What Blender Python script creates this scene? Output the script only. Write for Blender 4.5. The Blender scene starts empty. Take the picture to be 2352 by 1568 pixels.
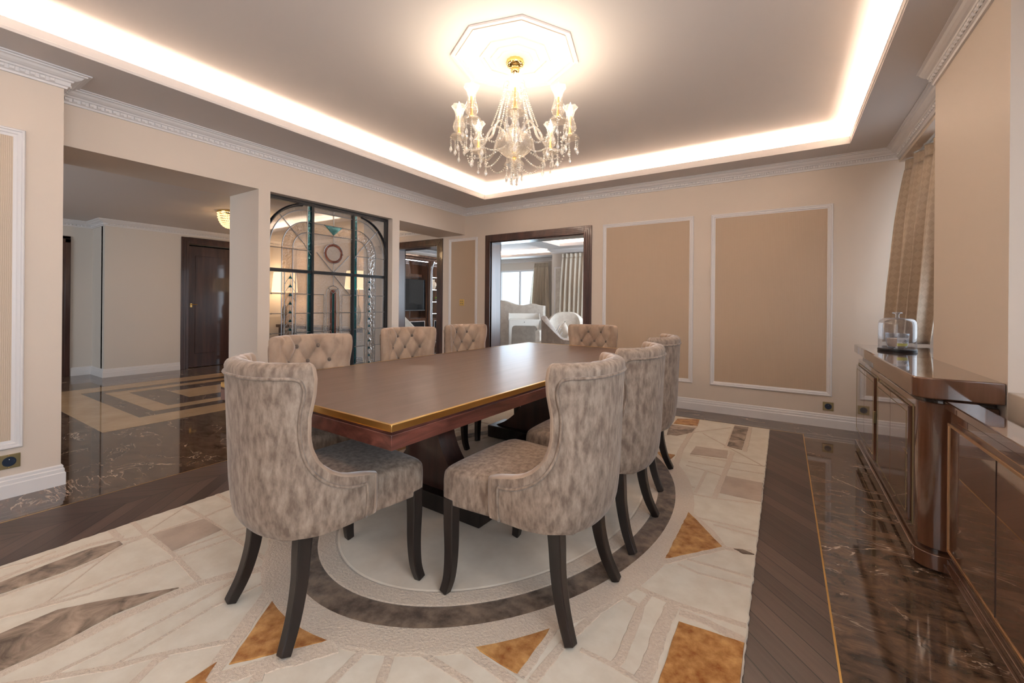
import bpy, bmesh, math, random
from mathutils import Vector, Matrix
PI=math.pi
random.seed(7)
SC=bpy.context.scene; COL=SC.collection
# ---------------- camera, world, light, exposure ----------------
HC=1.2
YAW=math.atan2(624,979)
cd=bpy.data.cameras.new('camera'); cam=bpy.data.objects.new('camera',cd); COL.objects.link(cam)
cd.sensor_width=36; cd.lens=979/2352*36; cd.shift_y=-86.4/2352; cd.clip_start=.02
cam.matrix_world=Matrix.Translation((0,0,HC))@Matrix.Rotation(YAW,4,'Z')@Matrix.Rotation(PI/2,4,'X')@Matrix.Rotation(.0085,4,'Z')
SC.camera=cam
vs=SC.view_settings; vs.view_transform='Standard'; vs.look='None'; vs.gamma=1; vs.use_curve_mapping=False; vs.exposure=0.22
W=bpy.data.worlds.new('sky'); SC.world=W; W.use_nodes=True
bg=W.node_tree.nodes['Background']; bg.inputs[0].default_value=(.80,.90,1,1); bg.inputs[1].default_value=1.7
def area(name,loc,rot,sx,sy,power,color,spread=PI):
    l=bpy.data.lights.new(name,'AREA'); l.shape='RECTANGLE'; l.size=sx; l.size_y=sy; l.energy=power; l.color=color; l.spread=spread
    o=bpy.data.objects.new(name,l); o.location=loc; o.rotation_euler=rot; COL.objects.link(o); return o
DAY=(.80,.90,1.0); WARM=(1.0,.80,.58); LED=(1.0,.86,.70)
# window light (right side, beyond the pillar), then an added fill behind the camera
area('daylight_and_fill',(1.22,-.35,1.65),(0,PI/2,0),1.5,2.0,52,DAY,2.9)
area('daylight_and_fill',(1.20,4.55,1.65),(0,PI/2,0),1.4,.75,4,DAY)
area('daylight_and_fill',(-1.6,-2.55,1.6),(PI/2,0,0),3.2,1.7,30,(.95,.94,.96))  # unseen fill with no window there, added to lift back wall and floor
# far living room window, then added unseen fills for the living room and hall
area('daylight_and_fill',(-7.4,11.85,1.5),(-PI/2,0,0),1.4,1.7,45,(.62,.82,1.0))
area('daylight_and_fill',(-1.2,8.4,1.5),(0,PI/2,0),1.7,2.6,120,(.72,.86,1.0))  # unseen fill added from the right to brighten the living room curtains
area('daylight_and_fill',(-6.6,-1.9,1.5),(PI/2,0,0),2.2,1.6,36,(.86,.93,1))  # unseen fill added to brighten the hall
# cove strips of the dining room tray (they lie in the cove behind the lip)
TX0,TX1,TY0,TY1=-3.58,.495,-.06,4.87
CP=22.
def cove(x0,x1,y0,y1,z,p,col=LED,b=.10,tilt=.5):
    xm,ym=(x0+x1)/2,(y0+y1)/2; lx,ly=x1-x0+.1,y1-y0+.1
    area('cove_strip',(x0-b,ym,z),(0,PI-tilt,0),.03,ly,p*ly,col)
    area('cove_strip',(x1+b,ym,z),(0,PI+tilt,0),.03,ly,p*ly,col)
    area('cove_strip',(xm,y0-b,z),(PI+tilt,0,0),lx,.03,p*lx,col)
    area('cove_strip',(xm,y1+b,z),(PI-tilt,0,0),lx,.03,p*lx,col)
cove(TX0,TX1,TY0,TY1,2.705,CP)
cove(-4.8,-.4,6.2,9.77,2.705,9,(1,.9,.8)); cove(-7.6,-5.35,6.4,11.3,2.705,9,(1,.9,.8))
# ---------------- helpers ----------------
def lnk(o,parent=None):
    COL.objects.link(o)
    if parent: o.parent=parent
    return o
def tag(o,label=None,cat=None,group=None,kind=None):
    for k,v in(('label',label),('category',cat),('group',group),('kind',kind)):
        if v: o[k]=v
    return o
def empty(name,loc=(0,0,0),rz=0,label=None,cat=None,group=None):
    o=bpy.data.objects.new(name,None); COL.objects.link(o); o.location=loc; o.rotation_euler=(0,0,rz); o.empty_display_size=.1
    return tag(o,label,cat,group)
class MB:
    def __init__(s): s.v=[];s.f=[];s.m=[]
    def add(s,vs,fs,mi=0):
        b=len(s.v); s.v+= [tuple(p) for p in vs]; s.f+=[tuple(b+i for i in f) for f in fs]; s.m+=[mi]*len(fs); return s
    def box(s,x0,x1,y0,y1,z0,z1,mi=0):
        return s.add([(x0,y0,z0),(x1,y0,z0),(x1,y1,z0),(x0,y1,z0),(x0,y0,z1),(x1,y0,z1),(x1,y1,z1),(x0,y1,z1)],
            [(0,3,2,1),(4,5,6,7),(0,1,5,4),(1,2,6,5),(2,3,7,6),(3,0,4,7)],mi)
    def lathe(s,prof,n=24,c=(0,0,0),mi=0,scal=None):
        vs=[];fs=[];k=len(prof)
        for j,(r,z) in enumerate(prof):
            for i in range(n):
                a=2*PI*i/n; rr=max(r,1e-5)*(scal(j/(k-1),a) if scal else 1)
                vs.append((c[0]+rr*math.cos(a),c[1]+rr*math.sin(a),c[2]+z))
        for j in range(k-1):
            for i in range(n):
                i2=(i+1)%n; fs.append((j*n+i,j*n+i2,(j+1)*n+i2,(j+1)*n+i))
        return s.add(vs,fs,mi)
    def tube(s,pts,r,n=8,mi=0,cap=True,sq=False):
        pts=[Vector(p) for p in pts]; rs=r if isinstance(r,(list,tuple)) else [r]*len(pts)
        vs=[];fs=[];up=None;L=len(pts)
        for i,p in enumerate(pts):
            t=(pts[min(i+1,L-1)]-pts[max(i-1,0)]).normalized()
            if up is None:
                up=Vector((0,0,1)) if abs(t.z)<.9 else Vector((0,1,0))
            a=(up-t*up.dot(t)).normalized(); up=a; b=t.cross(a)
            for k in range(n):
                an=2*PI*(k+(.5 if sq else 0))/n; q=p+(a*math.cos(an)+b*math.sin(an))*rs[i]*(1.414 if sq else 1); vs.append(q)
        for i in range(L-1):
            for k in range(n):
                k2=(k+1)%n; fs.append((i*n+k,i*n+k2,(i+1)*n+k2,(i+1)*n+k))
        if cap: fs+= [tuple(range(n))[::-1],tuple((L-1)*n+k for k in range(n))]
        return s.add(vs,fs,mi)
    def loft(s,loops,mi=0,cap=True):
        n=len(loops[0]); vs=[p for l in loops for p in l]; fs=[]
        for j in range(len(loops)-1):
            for i in range(n):
                i2=(i+1)%n; fs.append((j*n+i,j*n+i2,(j+1)*n+i2,(j+1)*n+i))
        if cap: fs+=[tuple(range(n))[::-1],tuple((len(loops)-1)*n+i for i in range(n))]
        return s.add(vs,fs,mi)
    def prism(s,poly,z0,z1,mi=0):
        a=sum(poly[i][0]*poly[(i+1)%len(poly)][1]-poly[(i+1)%len(poly)][0]*poly[i][1] for i in range(len(poly)))
        if a<0: poly=poly[::-1]
        return s.loft([[(x,y,z0) for x,y in poly],[(x,y,z1) for x,y in poly]],mi)
    def prismX(s,poly,x0,x1,mi=0):   # poly in (y,z)
        return s.loft([[(x0,y,z) for y,z in poly],[(x1,y,z) for y,z in poly]],mi)
    def prismY(s,poly,y0,y1,mi=0):   # poly in (x,z)
        return s.loft([[(x,y0,z) for x,z in poly],[(x,y1,z) for x,z in poly]],mi)
    def sphere(s,c,r,n=10,m=6,mi=0,sz=1):
        return s.lathe([(r*math.sin(PI*j/m),-r*sz*math.cos(PI*j/m)) for j in range(m+1)],n,c,mi)
    def bead(s,c,r,mi=0):
        x,y,z=c; return s.add([(x+r,y,z),(x,y+r,z),(x-r,y,z),(x,y-r,z),(x,y,z+r),(x,y,z-r)],[(0,1,4),(1,2,4),(2,3,4),(3,0,4),(1,0,5),(2,1,5),(3,2,5),(0,3,5)],mi)
    def sweep(s,prof,path,mi=0,closed=False):
        # prof: (offset to the right of travel, z); path (x,y)
        P=[Vector((x,y)) for x,y in path]; L=len(P); loops=[]
        for i in range(L):
            d0=(P[i]-P[i-1]).normalized() if (i>0 or closed) else None
            d1=(P[(i+1)%L]-P[i]).normalized() if (i<L-1 or closed) else None
            if d0 is None:d0=d1
            if d1 is None:d1=d0
            n0=Vector((d0.y,-d0.x)); n1=Vector((d1.y,-d1.x)); m=(n0+n1).normalized(); k=1/max(.2,m.dot(n0))
            loops.append([(P[i].x+m.x*o*k,P[i].y+m.y*o*k,z) for o,z in prof])
        if closed: loops.append(loops[0])
        return s.loft(loops,mi,cap=not closed)
    def build(s,name,mats,parent=None,smooth=None,bevel=0,sub=0,bseg=2,loc=None,recalc=True):
        me=bpy.data.meshes.new(name); me.from_pydata([tuple(v) for v in s.v],[],s.f)
        for m in (mats if isinstance(mats,(list,tuple)) else [mats]): me.materials.append(m)
        me.polygons.foreach_set('material_index',s.m)
        if recalc:
            bm=bmesh.new(); bm.from_mesh(me); bmesh.ops.remove_doubles(bm,verts=bm.verts,dist=1e-5); bmesh.ops.recalc_face_normals(bm,faces=bm.faces); bm.to_mesh(me); bm.free()
        o=bpy.data.objects.new(name,me)
        if loc: o.location=loc
        lnk(o,parent)
        if bevel:
            b=o.modifiers.new('b','BEVEL'); b.width=bevel; b.segments=bseg; b.limit_method='ANGLE'; b.angle_limit=.6
            if smooth is None: smooth=35
        if sub:
            q=o.modifiers.new('s','SUBSURF'); q.levels=sub; q.render_levels=sub
            if smooth is None: smooth=180
        if smooth:
            me.polygons.foreach_set('use_smooth',[True]*len(me.polygons))
            if smooth<180:
                try: me.set_sharp_from_angle(angle=math.radians(smooth))
                except Exception: pass
        return o
def struct(name,mb,mat,parent=None,**k):
    o=mb.build(name,mat,parent,**k)
    if parent is None: o['kind']='structure'
    return o
def copy_tree(o,parent=None):
    c=o.copy(); COL.objects.link(c); c.parent=parent
    for ch in list(o.children): copy_tree(ch,c)
    return c
def lerp(a,b,t): return a+(b-a)*t
def interp(tab,x):
    if x<=tab[0][0]: return tab[0][1]
    for (a,b),(c,d) in zip(tab,tab[1:]):
        if x<=c: return b+(d-b)*(x-a)/(c-a)
    return tab[-1][1]
def spline(pts,n=8):
    P=[Vector(p) for p in pts]; out=[]
    for i in range(len(P)-1):
        p0=P[max(i-1,0)];p1=P[i];p2=P[i+1];p3=P[min(i+2,len(P)-1)]
        for k in range(n):
            t=k/n; out.append(.5*((2*p1)+(p2-p0)*t+(2*p0-5*p1+4*p2-p3)*t*t+(3*p1-p0-3*p2+p3)*t**3))
    out.append(P[-1]); return out
# ---------------- materials ----------------
def new(name):
    m=bpy.data.materials.new(name); m.use_nodes=True; nt=m.node_tree; return m,nt,nt.nodes['Principled BSDF']
def N(nt,t,**k):
    n=nt.nodes.new(t)
    for a,b in k.items():
        if a in n.inputs: n.inputs[a].default_value=b
        else: setattr(n,a,b)
    return n
def c4(c): return (c[0],c[1],c[2],1)
def mat(name,color,rough=.5,metal=0,spec=.5,coat=0,sheen=0,em=None,es=0,bump=None,trans=0,ior=1.45,emc=None):
    m,nt,b=new(name); b.inputs['Base Color'].default_value=c4(color); b.inputs['Roughness'].default_value=rough; b.inputs['Metallic'].default_value=metal
    b.inputs['Specular IOR Level'].default_value=spec; b.inputs['Coat Weight'].default_value=coat; b.inputs['Coat Roughness'].default_value=.03
    b.inputs['Sheen Weight'].default_value=sheen; b.inputs['Transmission Weight'].default_value=trans; b.inputs['IOR'].default_value=ior
    if em: b.inputs['Emission Color'].default_value=c4(em); b.inputs['Emission Strength'].default_value=es
    tc=N(nt,'ShaderNodeTexCoord')
    sc_,st=bump if bump else (40,.02)
    n=N(nt,'ShaderNodeTexNoise',Scale=sc_,Detail=3.0); nt.links.new(tc.outputs['Object'],n.inputs['Vector'])
    bp=N(nt,'ShaderNodeBump',Strength=st,Distance=.01); nt.links.new(n.outputs['Fac'],bp.inputs['Height']); nt.links.new(bp.outputs[0],b.inputs['Normal'])
    return m
def mix2(name,ca,cb,scale=(8,8,8),rough=.6,detail=4,lo=.35,hi=.65,dist=0,nsc=1.0,bump=.1,sheen=0,spec=.5,coat=0,bd=.005,world=False,rand=False,croug=.05):
    m,nt,b=new(name); tc=N(nt,'ShaderNodeTexCoord'); mp=N(nt,'ShaderNodeMapping'); mp.inputs['Scale'].default_value=scale
    nt.links.new(tc.outputs['Object'],mp.inputs[0])
    if rand:
        oi=N(nt,'ShaderNodeObjectInfo'); mu=N(nt,'ShaderNodeMath',operation='MULTIPLY'); mu.inputs[1].default_value=31.; nt.links.new(oi.outputs['Random'],mu.inputs[0])
        cb_=N(nt,'ShaderNodeCombineXYZ'); nt.links.new(mu.outputs[0],cb_.inputs[0]); nt.links.new(cb_.outputs[0],mp.inputs['Location'])
    n=N(nt,'ShaderNodeTexNoise',Scale=nsc,Detail=float(detail),Roughness=.6,Distortion=float(dist)); nt.links.new(mp.outputs[0],n.inputs['Vector'])
    r=N(nt,'ShaderNodeValToRGB'); r.color_ramp.elements[0].position=lo; r.color_ramp.elements[1].position=hi
    r.color_ramp.elements[0].color=c4(ca); r.color_ramp.elements[1].color=c4(cb)
    nt.links.new(n.outputs['Fac'],r.inputs[0]); nt.links.new(r.outputs[0],b.inputs['Base Color'])
    b.inputs['Roughness'].default_value=rough; b.inputs['Sheen Weight'].default_value=sheen; b.inputs['Sheen Roughness'].default_value=.4; b.inputs['Specular IOR Level'].default_value=spec
    b.inputs['Coat Weight'].default_value=coat; b.inputs['Coat Roughness'].default_value=croug
    if bump:
        bp=N(nt,'ShaderNodeBump',Strength=bump,Distance=bd); nt.links.new(n.outputs['Fac'],bp.inputs['Height']); nt.links.new(bp.outputs[0],b.inputs['Normal'])
    return m
M={}
M['wall']=mat('wall_paint',(.66,.555,.465),.55,bump=(60,.015))
M['wallhall']=mat('hall_wall_paint',(.66,.59,.52),.6)
M['ceil']=mat('ceiling_paint',(.66,.60,.565),.7)
M['trim']=mat('white_trim',(.74,.70,.685),.4)
M['taupe']=mat('taupe_face_paint',(.50,.42,.35),.5)
def wallpaper(name,ca,cb,vert):
    m,nt,b=new(name); tc=N(nt,'ShaderNodeTexCoord'); w=N(nt,'ShaderNodeTexWave',Scale=38.0,Distortion=2.2,Detail=2.0); w.inputs['Detail Scale'].default_value=.5
    w.bands_direction=vert; nt.links.new(tc.outputs['Object'],w.inputs['Vector'])
    r=N(nt,'ShaderNodeValToRGB'); r.color_ramp.elements[0].color=c4(ca); r.color_ramp.elements[1].color=c4(cb); nt.links.new(w.outputs['Fac'],r.inputs[0])
    nt.links.new(r.outputs[0],b.inputs['Base Color']); b.inputs['Roughness'].default_value=.6
    bp=N(nt,'ShaderNodeBump',Strength=.25,Distance=.003); nt.links.new(w.outputs['Fac'],bp.inputs['Height']); nt.links.new(bp.outputs[0],b.inputs['Normal']); return m
M['paperX']=wallpaper('tan_wallpaper',(.46,.335,.235),(.50,.37,.265),'X')
M['paperY']=wallpaper('tan_wallpaper_ribbed',(.50,.39,.29),(.60,.48,.37),'Y')
M['mahog']=mix2('mahogany',(.035,.014,.011),(.075,.032,.024),(12,12,1.2),.28,coat=.3,bump=.03)
M['lacq']=mix2('lacquer_wood',(.085,.036,.018),(.135,.06,.034),(14,14,1.0),.12,coat=1,bump=0,croug=.015)
M['lacqd']=mat('lacquer_dark',(.03,.013,.009),.15,coat=.6)
M['tabletop']=mix2('table_veneer',(.092,.052,.040),(.150,.092,.072),(22,1.6,8),.36,detail=6,lo=.3,hi=.7,dist=.6,bump=.03,coat=.25,croug=.2)
M['apron']=mix2('red_brown_grain',(.045,.012,.009),(.17,.055,.038),(9,2.2,16),.3,detail=5,lo=.35,hi=.7,dist=1.6,bump=.02,coat=.3,croug=.15)
M['darkwood']=mix2('espresso_wood',(.010,.007,.006),(.022,.014,.012),(18,18,2),.32,bump=.03)
M['brass']=mat('brass',(.72,.47,.16),.28,1)
M['tanbrass']=mat('tan_brass',(.55,.34,.18),.38,.9)
M['gold']=mat('polished_gold',(.90,.62,.22),.12,1)
M['brassd']=mat('aged_brass',(.32,.25,.13),.35,.9)
M['black']=mat('black_metal',(.012,.013,.016),.35)
M['navy']=mat('navy_socket',(.012,.022,.045),.3)
M['white']=mat('white_lacquer',(.75,.73,.68),.35)
M['winwhite']=mat('white_window_frame',(.8,.8,.82),.3)
M['velvet']=mix2('crushed_velvet',(.165,.112,.081),(.35,.263,.198),(44,44,17),.75,detail=7,lo=.36,hi=.68,dist=.1,bump=.12,sheen=.22,spec=.2,rand=True)
M['velvets']=mix2('velvet_soft',(.25,.168,.118),(.41,.295,.215),(9,9,6),.75,detail=4,lo=.3,hi=.7,dist=.2,bump=.1,sheen=.5,spec=.2,rand=True)
M['button']=mat('velvet_button',(.12,.08,.058),.7,sheen=.4)  # darker than the velvet, standing for shade in the button dimples
M['cream']=mix2('rug_cream',(.65,.565,.455),(.72,.645,.535),(5,5,5),.95,bump=.3,sheen=.3,spec=.1,nsc=2)
M['pale']=mix2('rug_pale_centre',(.66,.56,.45),(.78,.68,.56),(4,4,4),.95,bump=.3,sheen=.3,spec=.1)
M['pink']=mix2('rug_shaggy_pink',(.58,.455,.345),(.69,.57,.455),(95,95,95),.95,detail=3,lo=.25,hi=.75,bump=.6,bd=.012,sheen=.3,spec=.1)
M['rbrown']=mix2('rug_brown',(.065,.042,.028),(.22,.155,.108),(15,15,15),.9,detail=5,bump=.5,sheen=.4,spec=.1,bd=.008)
M['rbrown2']=mix2('rug_streaky_brown',(.11,.075,.05),(.46,.34,.25),(9,9,9),.9,detail=5,lo=.35,hi=.68,dist=1.,bump=.5,sheen=.3,spec=.1)
M['rtaupe']=mix2('rug_taupe',(.42,.32,.245),(.50,.39,.305),(8,8,8),.9,bump=.3,sheen=.3,spec=.1)
M['rorange']=mix2('rug_orange',(.24,.075,.012),(.62,.34,.12),(19,19,19),.9,detail=5,lo=.3,hi=.72,bump=.5,sheen=.3,spec=.1,bd=.008)
def curtain_mat(name,ca,cb,zig=True):
    m,nt,b=new(name); tc=N(nt,'ShaderNodeTexCoord'); mp=N(nt,'ShaderNodeMapping'); mp.inputs['Rotation'].default_value=(PI/4,0,0) ; mp.inputs['Scale'].default_value=(15,15,15)
    nt.links.new(tc.outputs['UV'],mp.inputs[0]); mp.inputs['Rotation'].default_value=(0,0,PI/4)
    ck=N(nt,'ShaderNodeTexChecker',Scale=1.0); ck.inputs[1].default_value=c4(ca); ck.inputs[2].default_value=c4(cb); nt.links.new(mp.outputs[0],ck.inputs[0])
    nt.links.new(ck.outputs[0],b.inputs['Base Color']); b.inputs['Roughness'].default_value=.42; b.inputs['Sheen Weight'].default_value=.3
    return m
M['curtain']=curtain_mat('patterned_curtain',(.46,.35,.25),(.53,.415,.305))
M['curtainc']=mix2('cream_curtain',(.50,.42,.33),(.58,.50,.40),(6,6,1),.5,bump=.05)
M['fabricw']=mix2('pale_damask',(.58,.525,.46),(.64,.59,.52),(9,9,9),.7,detail=2,lo=.45,hi=.55,bump=.05)
M['fabricg']=mix2('grey_damask',(.36,.31,.275),(.44,.385,.345),(7,7,7),.6,detail=2,lo=.45,hi=.55,bump=.05)
def thin(name,color,alpha,rough=.02,bump=None,gloss=None):
    # real thin glass sheet: part passes straight through (tinted), part reflects
    m,nt,b=new(name); nt.nodes.remove(b); out=nt.nodes['Material Output']
    t=N(nt,'ShaderNodeBsdfTransparent'); t.inputs[0].default_value=c4(color); g=N(nt,'ShaderNodeBsdfGlossy',Roughness=rough); g.inputs[0].default_value=c4(gloss or (1,1,1))
    mx=N(nt,'ShaderNodeMixShader'); mx.inputs[0].default_value=alpha; nt.links.new(t.outputs[0],mx.inputs[1]); nt.links.new(g.outputs[0],mx.inputs[2]); nt.links.new(mx.outputs[0],out.inputs[0])
    if bump:
        tc=N(nt,'ShaderNodeTexCoord'); n=N(nt,'ShaderNodeTexNoise',Scale=bump[0],Detail=2.0); nt.links.new(tc.outputs['Object'],n.inputs['Vector'])
        bp=N(nt,'ShaderNodeBump',Strength=bump[1],Distance=.01); nt.links.new(n.outputs['Fac'],bp.inputs['Height']); nt.links.new(bp.outputs[0],g.inputs['Normal'])
    return m
M['glass']=thin('clear_glass',(.97,.98,.99),.10)
def domeglass():
    m,nt,b=new('blown_glass'); nt.nodes.remove(b); out=nt.nodes['Material Output']
    t=N(nt,'ShaderNodeBsdfTransparent'); t.inputs[0].default_value=(.93,.95,.98,1); g=N(nt,'ShaderNodeBsdfGlossy',Roughness=.03); d=N(nt,'ShaderNodeBsdfDiffuse'); d.inputs[0].default_value=(.8,.85,.95,1)
    lw=N(nt,'ShaderNodeLayerWeight',Blend=.35); mr=N(nt,'ShaderNodeMapRange'); mr.inputs[3].default_value=.08; mr.inputs[4].default_value=.75; nt.links.new(lw.outputs['Facing'],mr.inputs[0])
    q=N(nt,'ShaderNodeMixShader'); q.inputs[0].default_value=.25; nt.links.new(g.outputs[0],q.inputs[1]); nt.links.new(d.outputs[0],q.inputs[2])
    x=N(nt,'ShaderNodeMixShader'); nt.links.new(mr.outputs[0],x.inputs[0]); nt.links.new(t.outputs[0],x.inputs[1]); nt.links.new(q.outputs[0],x.inputs[2]); nt.links.new(x.outputs[0],out.inputs[0]); return m
M['dome']=domeglass()
M['winglass']=thin('window_glass',(.96,.98,1),.06)
def frosty(name,tcol,at,ag,adiff,rough):
    # cut glass: mostly clear, part mirror-like facets, part scattering from the cuts
    m,nt,b=new(name); nt.nodes.remove(b); out=nt.nodes['Material Output']
    t=N(nt,'ShaderNodeBsdfTransparent'); t.inputs[0].default_value=c4(tcol); g=N(nt,'ShaderNodeBsdfGlossy',Roughness=rough)
    d=N(nt,'ShaderNodeBsdfTranslucent'); d.inputs[0].default_value=(1,.95,.88,1); e=N(nt,'ShaderNodeBsdfDiffuse'); e.inputs[0].default_value=(1,.95,.88,1)
    a=N(nt,'ShaderNodeMixShader'); a.inputs[0].default_value=.5; nt.links.new(d.outputs[0],a.inputs[1]); nt.links.new(e.outputs[0],a.inputs[2])
    x=N(nt,'ShaderNodeMixShader'); x.inputs[0].default_value=ag/(ag+adiff); nt.links.new(a.outputs[0],x.inputs[1]); nt.links.new(g.outputs[0],x.inputs[2])
    y=N(nt,'ShaderNodeMixShader'); y.inputs[0].default_value=ag+adiff; nt.links.new(t.outputs[0],y.inputs[1]); nt.links.new(x.outputs[0],y.inputs[2]); nt.links.new(y.outputs[0],out.inputs[0])
    tc=N(nt,'ShaderNodeTexCoord'); n=N(nt,'ShaderNodeTexNoise',Scale=70.0,Detail=2.0); nt.links.new(tc.outputs['Object'],n.inputs['Vector'])
    bp=N(nt,'ShaderNodeBump',Strength=.7,Distance=.01); nt.links.new(n.outputs['Fac'],bp.inputs['Height']); nt.links.new(bp.outputs[0],g.inputs['Normal']); return m
M['shade']=frosty('chandelier_glass',(1.,.97,.92),.6,.20,.07,.06)
M['crystal']=frosty('cut_crystal',(1,.98,.95),.4,.34,.26,.03)
M['gbubble']=thin('bubbled_glass',(.80,.76,.71),.14,.2,(90,1.))
M['gsmoke']=thin('smoky_glass',(.72,.68,.64),.14,.12,(40,.6))
M['gteal']=thin('teal_glass',(.03,.33,.40),.12,.1,(40,.4),(.3,.7,.8))
M['grust']=thin('rust_glass',(.45,.17,.11),.15,.2,(40,.5),(.8,.5,.4))
M['lead']=mat('lead_came',(.30,.30,.31),.35,.7)
M['solder']=mat('solder_dot',(.85,.85,.85),.2,.9)
M['bulb']=mat('lit_bulb',(1,1,1),.5,em=(1,.85,.66),es=12)
M['candle']=mat('candle_sleeve',(.85,.55,.22),.35,.7)
M['lampshade']=mat('lit_lampshade',(.9,.82,.7),.8,em=(1,.72,.42),es=1.5)
M['hallcryst']=mat('hall_lamp_crystal',(.9,.6,.25),.25,em=(1,.74,.42),es=.9)
M['ledline']=mat('led_line',(1,1,1),.5,em=(.95,.93,1),es=5)
M['tv']=mat('television_screen',(.015,.017,.02),.12,coat=.5)
M['vase']=mat('ceramic_vase',(.72,.58,.44),.5)
M['wax']=mat('candle_wax',(.85,.58,.40),.5)
M['paperlab']=mat('candle_label',(.82,.82,.84),.5)
M['yellow']=mat('candle_label_yellow',(.75,.72,.18),.5)
M['greenfl']=mat('small_flower',(.35,.5,.1),.6)
# marble and parquet
def marble():
    m,nt,b=new('dark_marble'); tc=N(nt,'ShaderNodeTexCoord'); mp=N(nt,'ShaderNodeMapping'); mp.inputs['Scale'].default_value=(1.,1.9,1); mp.inputs['Rotation'].default_value=(0,0,.5); nt.links.new(tc.outputs['Object'],mp.inputs[0])
    n=N(nt,'ShaderNodeTexNoise',Scale=6.5,Detail=9.0,Roughness=.7,Distortion=.9); nt.links.new(mp.outputs[0],n.inputs['Vector'])
    r=N(nt,'ShaderNodeValToRGB'); e=r.color_ramp.elements; e[0].position=.32; e[0].color=(.018,.012,.010,1); e[1].position=.72; e[1].color=(.22,.13,.078,1)
    q=e.new(.52); q.color=(.11,.068,.044,1); nt.links.new(n.outputs['Fac'],r.inputs[0])
    v=N(nt,'ShaderNodeTexNoise',Scale=1.25,Detail=6.0,Roughness=.55,Distortion=1.6); nt.links.new(mp.outputs[0],v.inputs['Vector'])
    a=N(nt,'ShaderNodeMath',operation='SUBTRACT'); a.inputs[1].default_value=.5; nt.links.new(v.outputs['Fac'],a.inputs[0])
    ab=N(nt,'ShaderNodeMath',operation='ABSOLUTE'); nt.links.new(a.outputs[0],ab.inputs[0])
    k=N(nt,'ShaderNodeMapRange'); k.inputs[1].default_value=0.; k.inputs[2].default_value=.007; k.inputs[3].default_value=1.; k.inputs[4].default_value=0.; nt.links.new(ab.outputs[0],k.inputs[0])
    g=N(nt,'ShaderNodeTexNoise',Scale=3.2,Detail=3.0); nt.links.new(tc.outputs['Object'],g.inputs['Vector'])
    gk=N(nt,'ShaderNodeMapRange'); gk.inputs[1].default_value=.46; gk.inputs[2].default_value=.55; nt.links.new(g.outputs['Fac'],gk.inputs[0])
    mu=N(nt,'ShaderNodeMath',operation='MULTIPLY'); nt.links.new(k.outputs[0],mu.inputs[0]); nt.links.new(gk.outputs[0],mu.inputs[1])
    mx=N(nt,'ShaderNodeMixRGB'); mx.inputs[2].default_value=(.62,.47,.36,1); nt.links.new(mu.outputs[0],mx.inputs[0]); nt.links.new(r.outputs[0],mx.inputs[1]); nt.links.new(mx.outputs[0],b.inputs['Base Color'])
    b.inputs['Roughness'].default_value=.045; b.inputs['Specular IOR Level'].default_value=.75; return m
M['marble']=marble()
M['beigem']=mix2('beige_marble',(.46,.30,.165),(.55,.38,.225),(3,3,3),.06,bump=0)
def parquet():
    m,nt,b=new('dark_parquet'); tc=N(nt,'ShaderNodeTexCoord'); s=N(nt,'ShaderNodeSeparateXYZ'); nt.links.new(tc.outputs['Object'],s.inputs[0])
    def mth(op,a,bb=None,cc=None):
        n=N(nt,'ShaderNodeMath',operation=op)
        for i,x in enumerate((a,bb,cc)):
            if x is None: continue
            if isinstance(x,(int,float)): n.inputs[i].default_value=x
            else: nt.links.new(x,n.inputs[i])
        return n.outputs[0]
    W_=.512; t=mth('DIVIDE',mth('ADD',s.outputs[0],20*W_+.20),W_); fl=mth('FLOOR',t); fr=mth('SUBTRACT',t,fl); par=mth('MODULO',fl,2)
    sg=mth('SUBTRACT',1,mth('MULTIPLY',par,2))              # -1 / +1
    d=mth('ADD',s.outputs[1],mth('MULTIPLY',mth('MULTIPLY',sg,mth('SUBTRACT',fr,.5)),W_*1.1))
    u=mth('DIVIDE',d,.125); uf=mth('FLOOR',u); ur=mth('SUBTRACT',u,uf)
    e1=mth('MINIMUM',ur,mth('SUBTRACT',1,ur)); e2=mth('MINIMUM',fr,mth('SUBTRACT',1,fr))
    g1=mth('LESS_THAN',e1,.022); g2=mth('LESS_THAN',e2,.006); gap=mth('MAXIMUM',g1,g2)
    wn=N(nt,'ShaderNodeTexWhiteNoise',noise_dimensions='2D'); cx=N(nt,'ShaderNodeCombineXYZ'); nt.links.new(fl,cx.inputs[0]); nt.links.new(uf,cx.inputs[1]); nt.links.new(cx.outputs[0],wn.inputs['Vector'])
    gn=N(nt,'ShaderNodeTexNoise',Scale=1.0,Detail=5.0,Distortion=.8); cv=N(nt,'ShaderNodeCombineXYZ'); nt.links.new(mth('MULTIPLY',d,45),cv.inputs[0]); nt.links.new(mth('MULTIPLY',s.outputs[0],5),cv.inputs[1]); nt.links.new(cv.outputs[0],gn.inputs['Vector'])
    f=mth('ADD',mth('MULTIPLY',wn.outputs['Value'],.45),mth('MULTIPLY',gn.outputs['Fac'],.55))
    r=N(nt,'ShaderNodeValToRGB'); r.color_ramp.elements[0].position=.2; r.color_ramp.elements[1].position=.8
    r.color_ramp.elements[0].color=(.040,.024,.020,1); r.color_ramp.elements[1].color=(.115,.072,.056,1); nt.links.new(f,r.inputs[0])
    mx=N(nt,'ShaderNodeMixRGB'); mx.inputs[2].default_value=(.006,.004,.004,1); nt.links.new(gap,mx.inputs[0]); nt.links.new(r.outputs[0],mx.inputs[1]); nt.links.new(mx.outputs[0],b.inputs['Base Color'])
    b.inputs['Roughness'].default_value=.33; bp=N(nt,'ShaderNodeBump',Strength=.3,Distance=.002); bp.invert=True; nt.links.new(gap,bp.inputs['Height']); nt.links.new(bp.outputs[0],b.inputs['Normal']); return m
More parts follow.
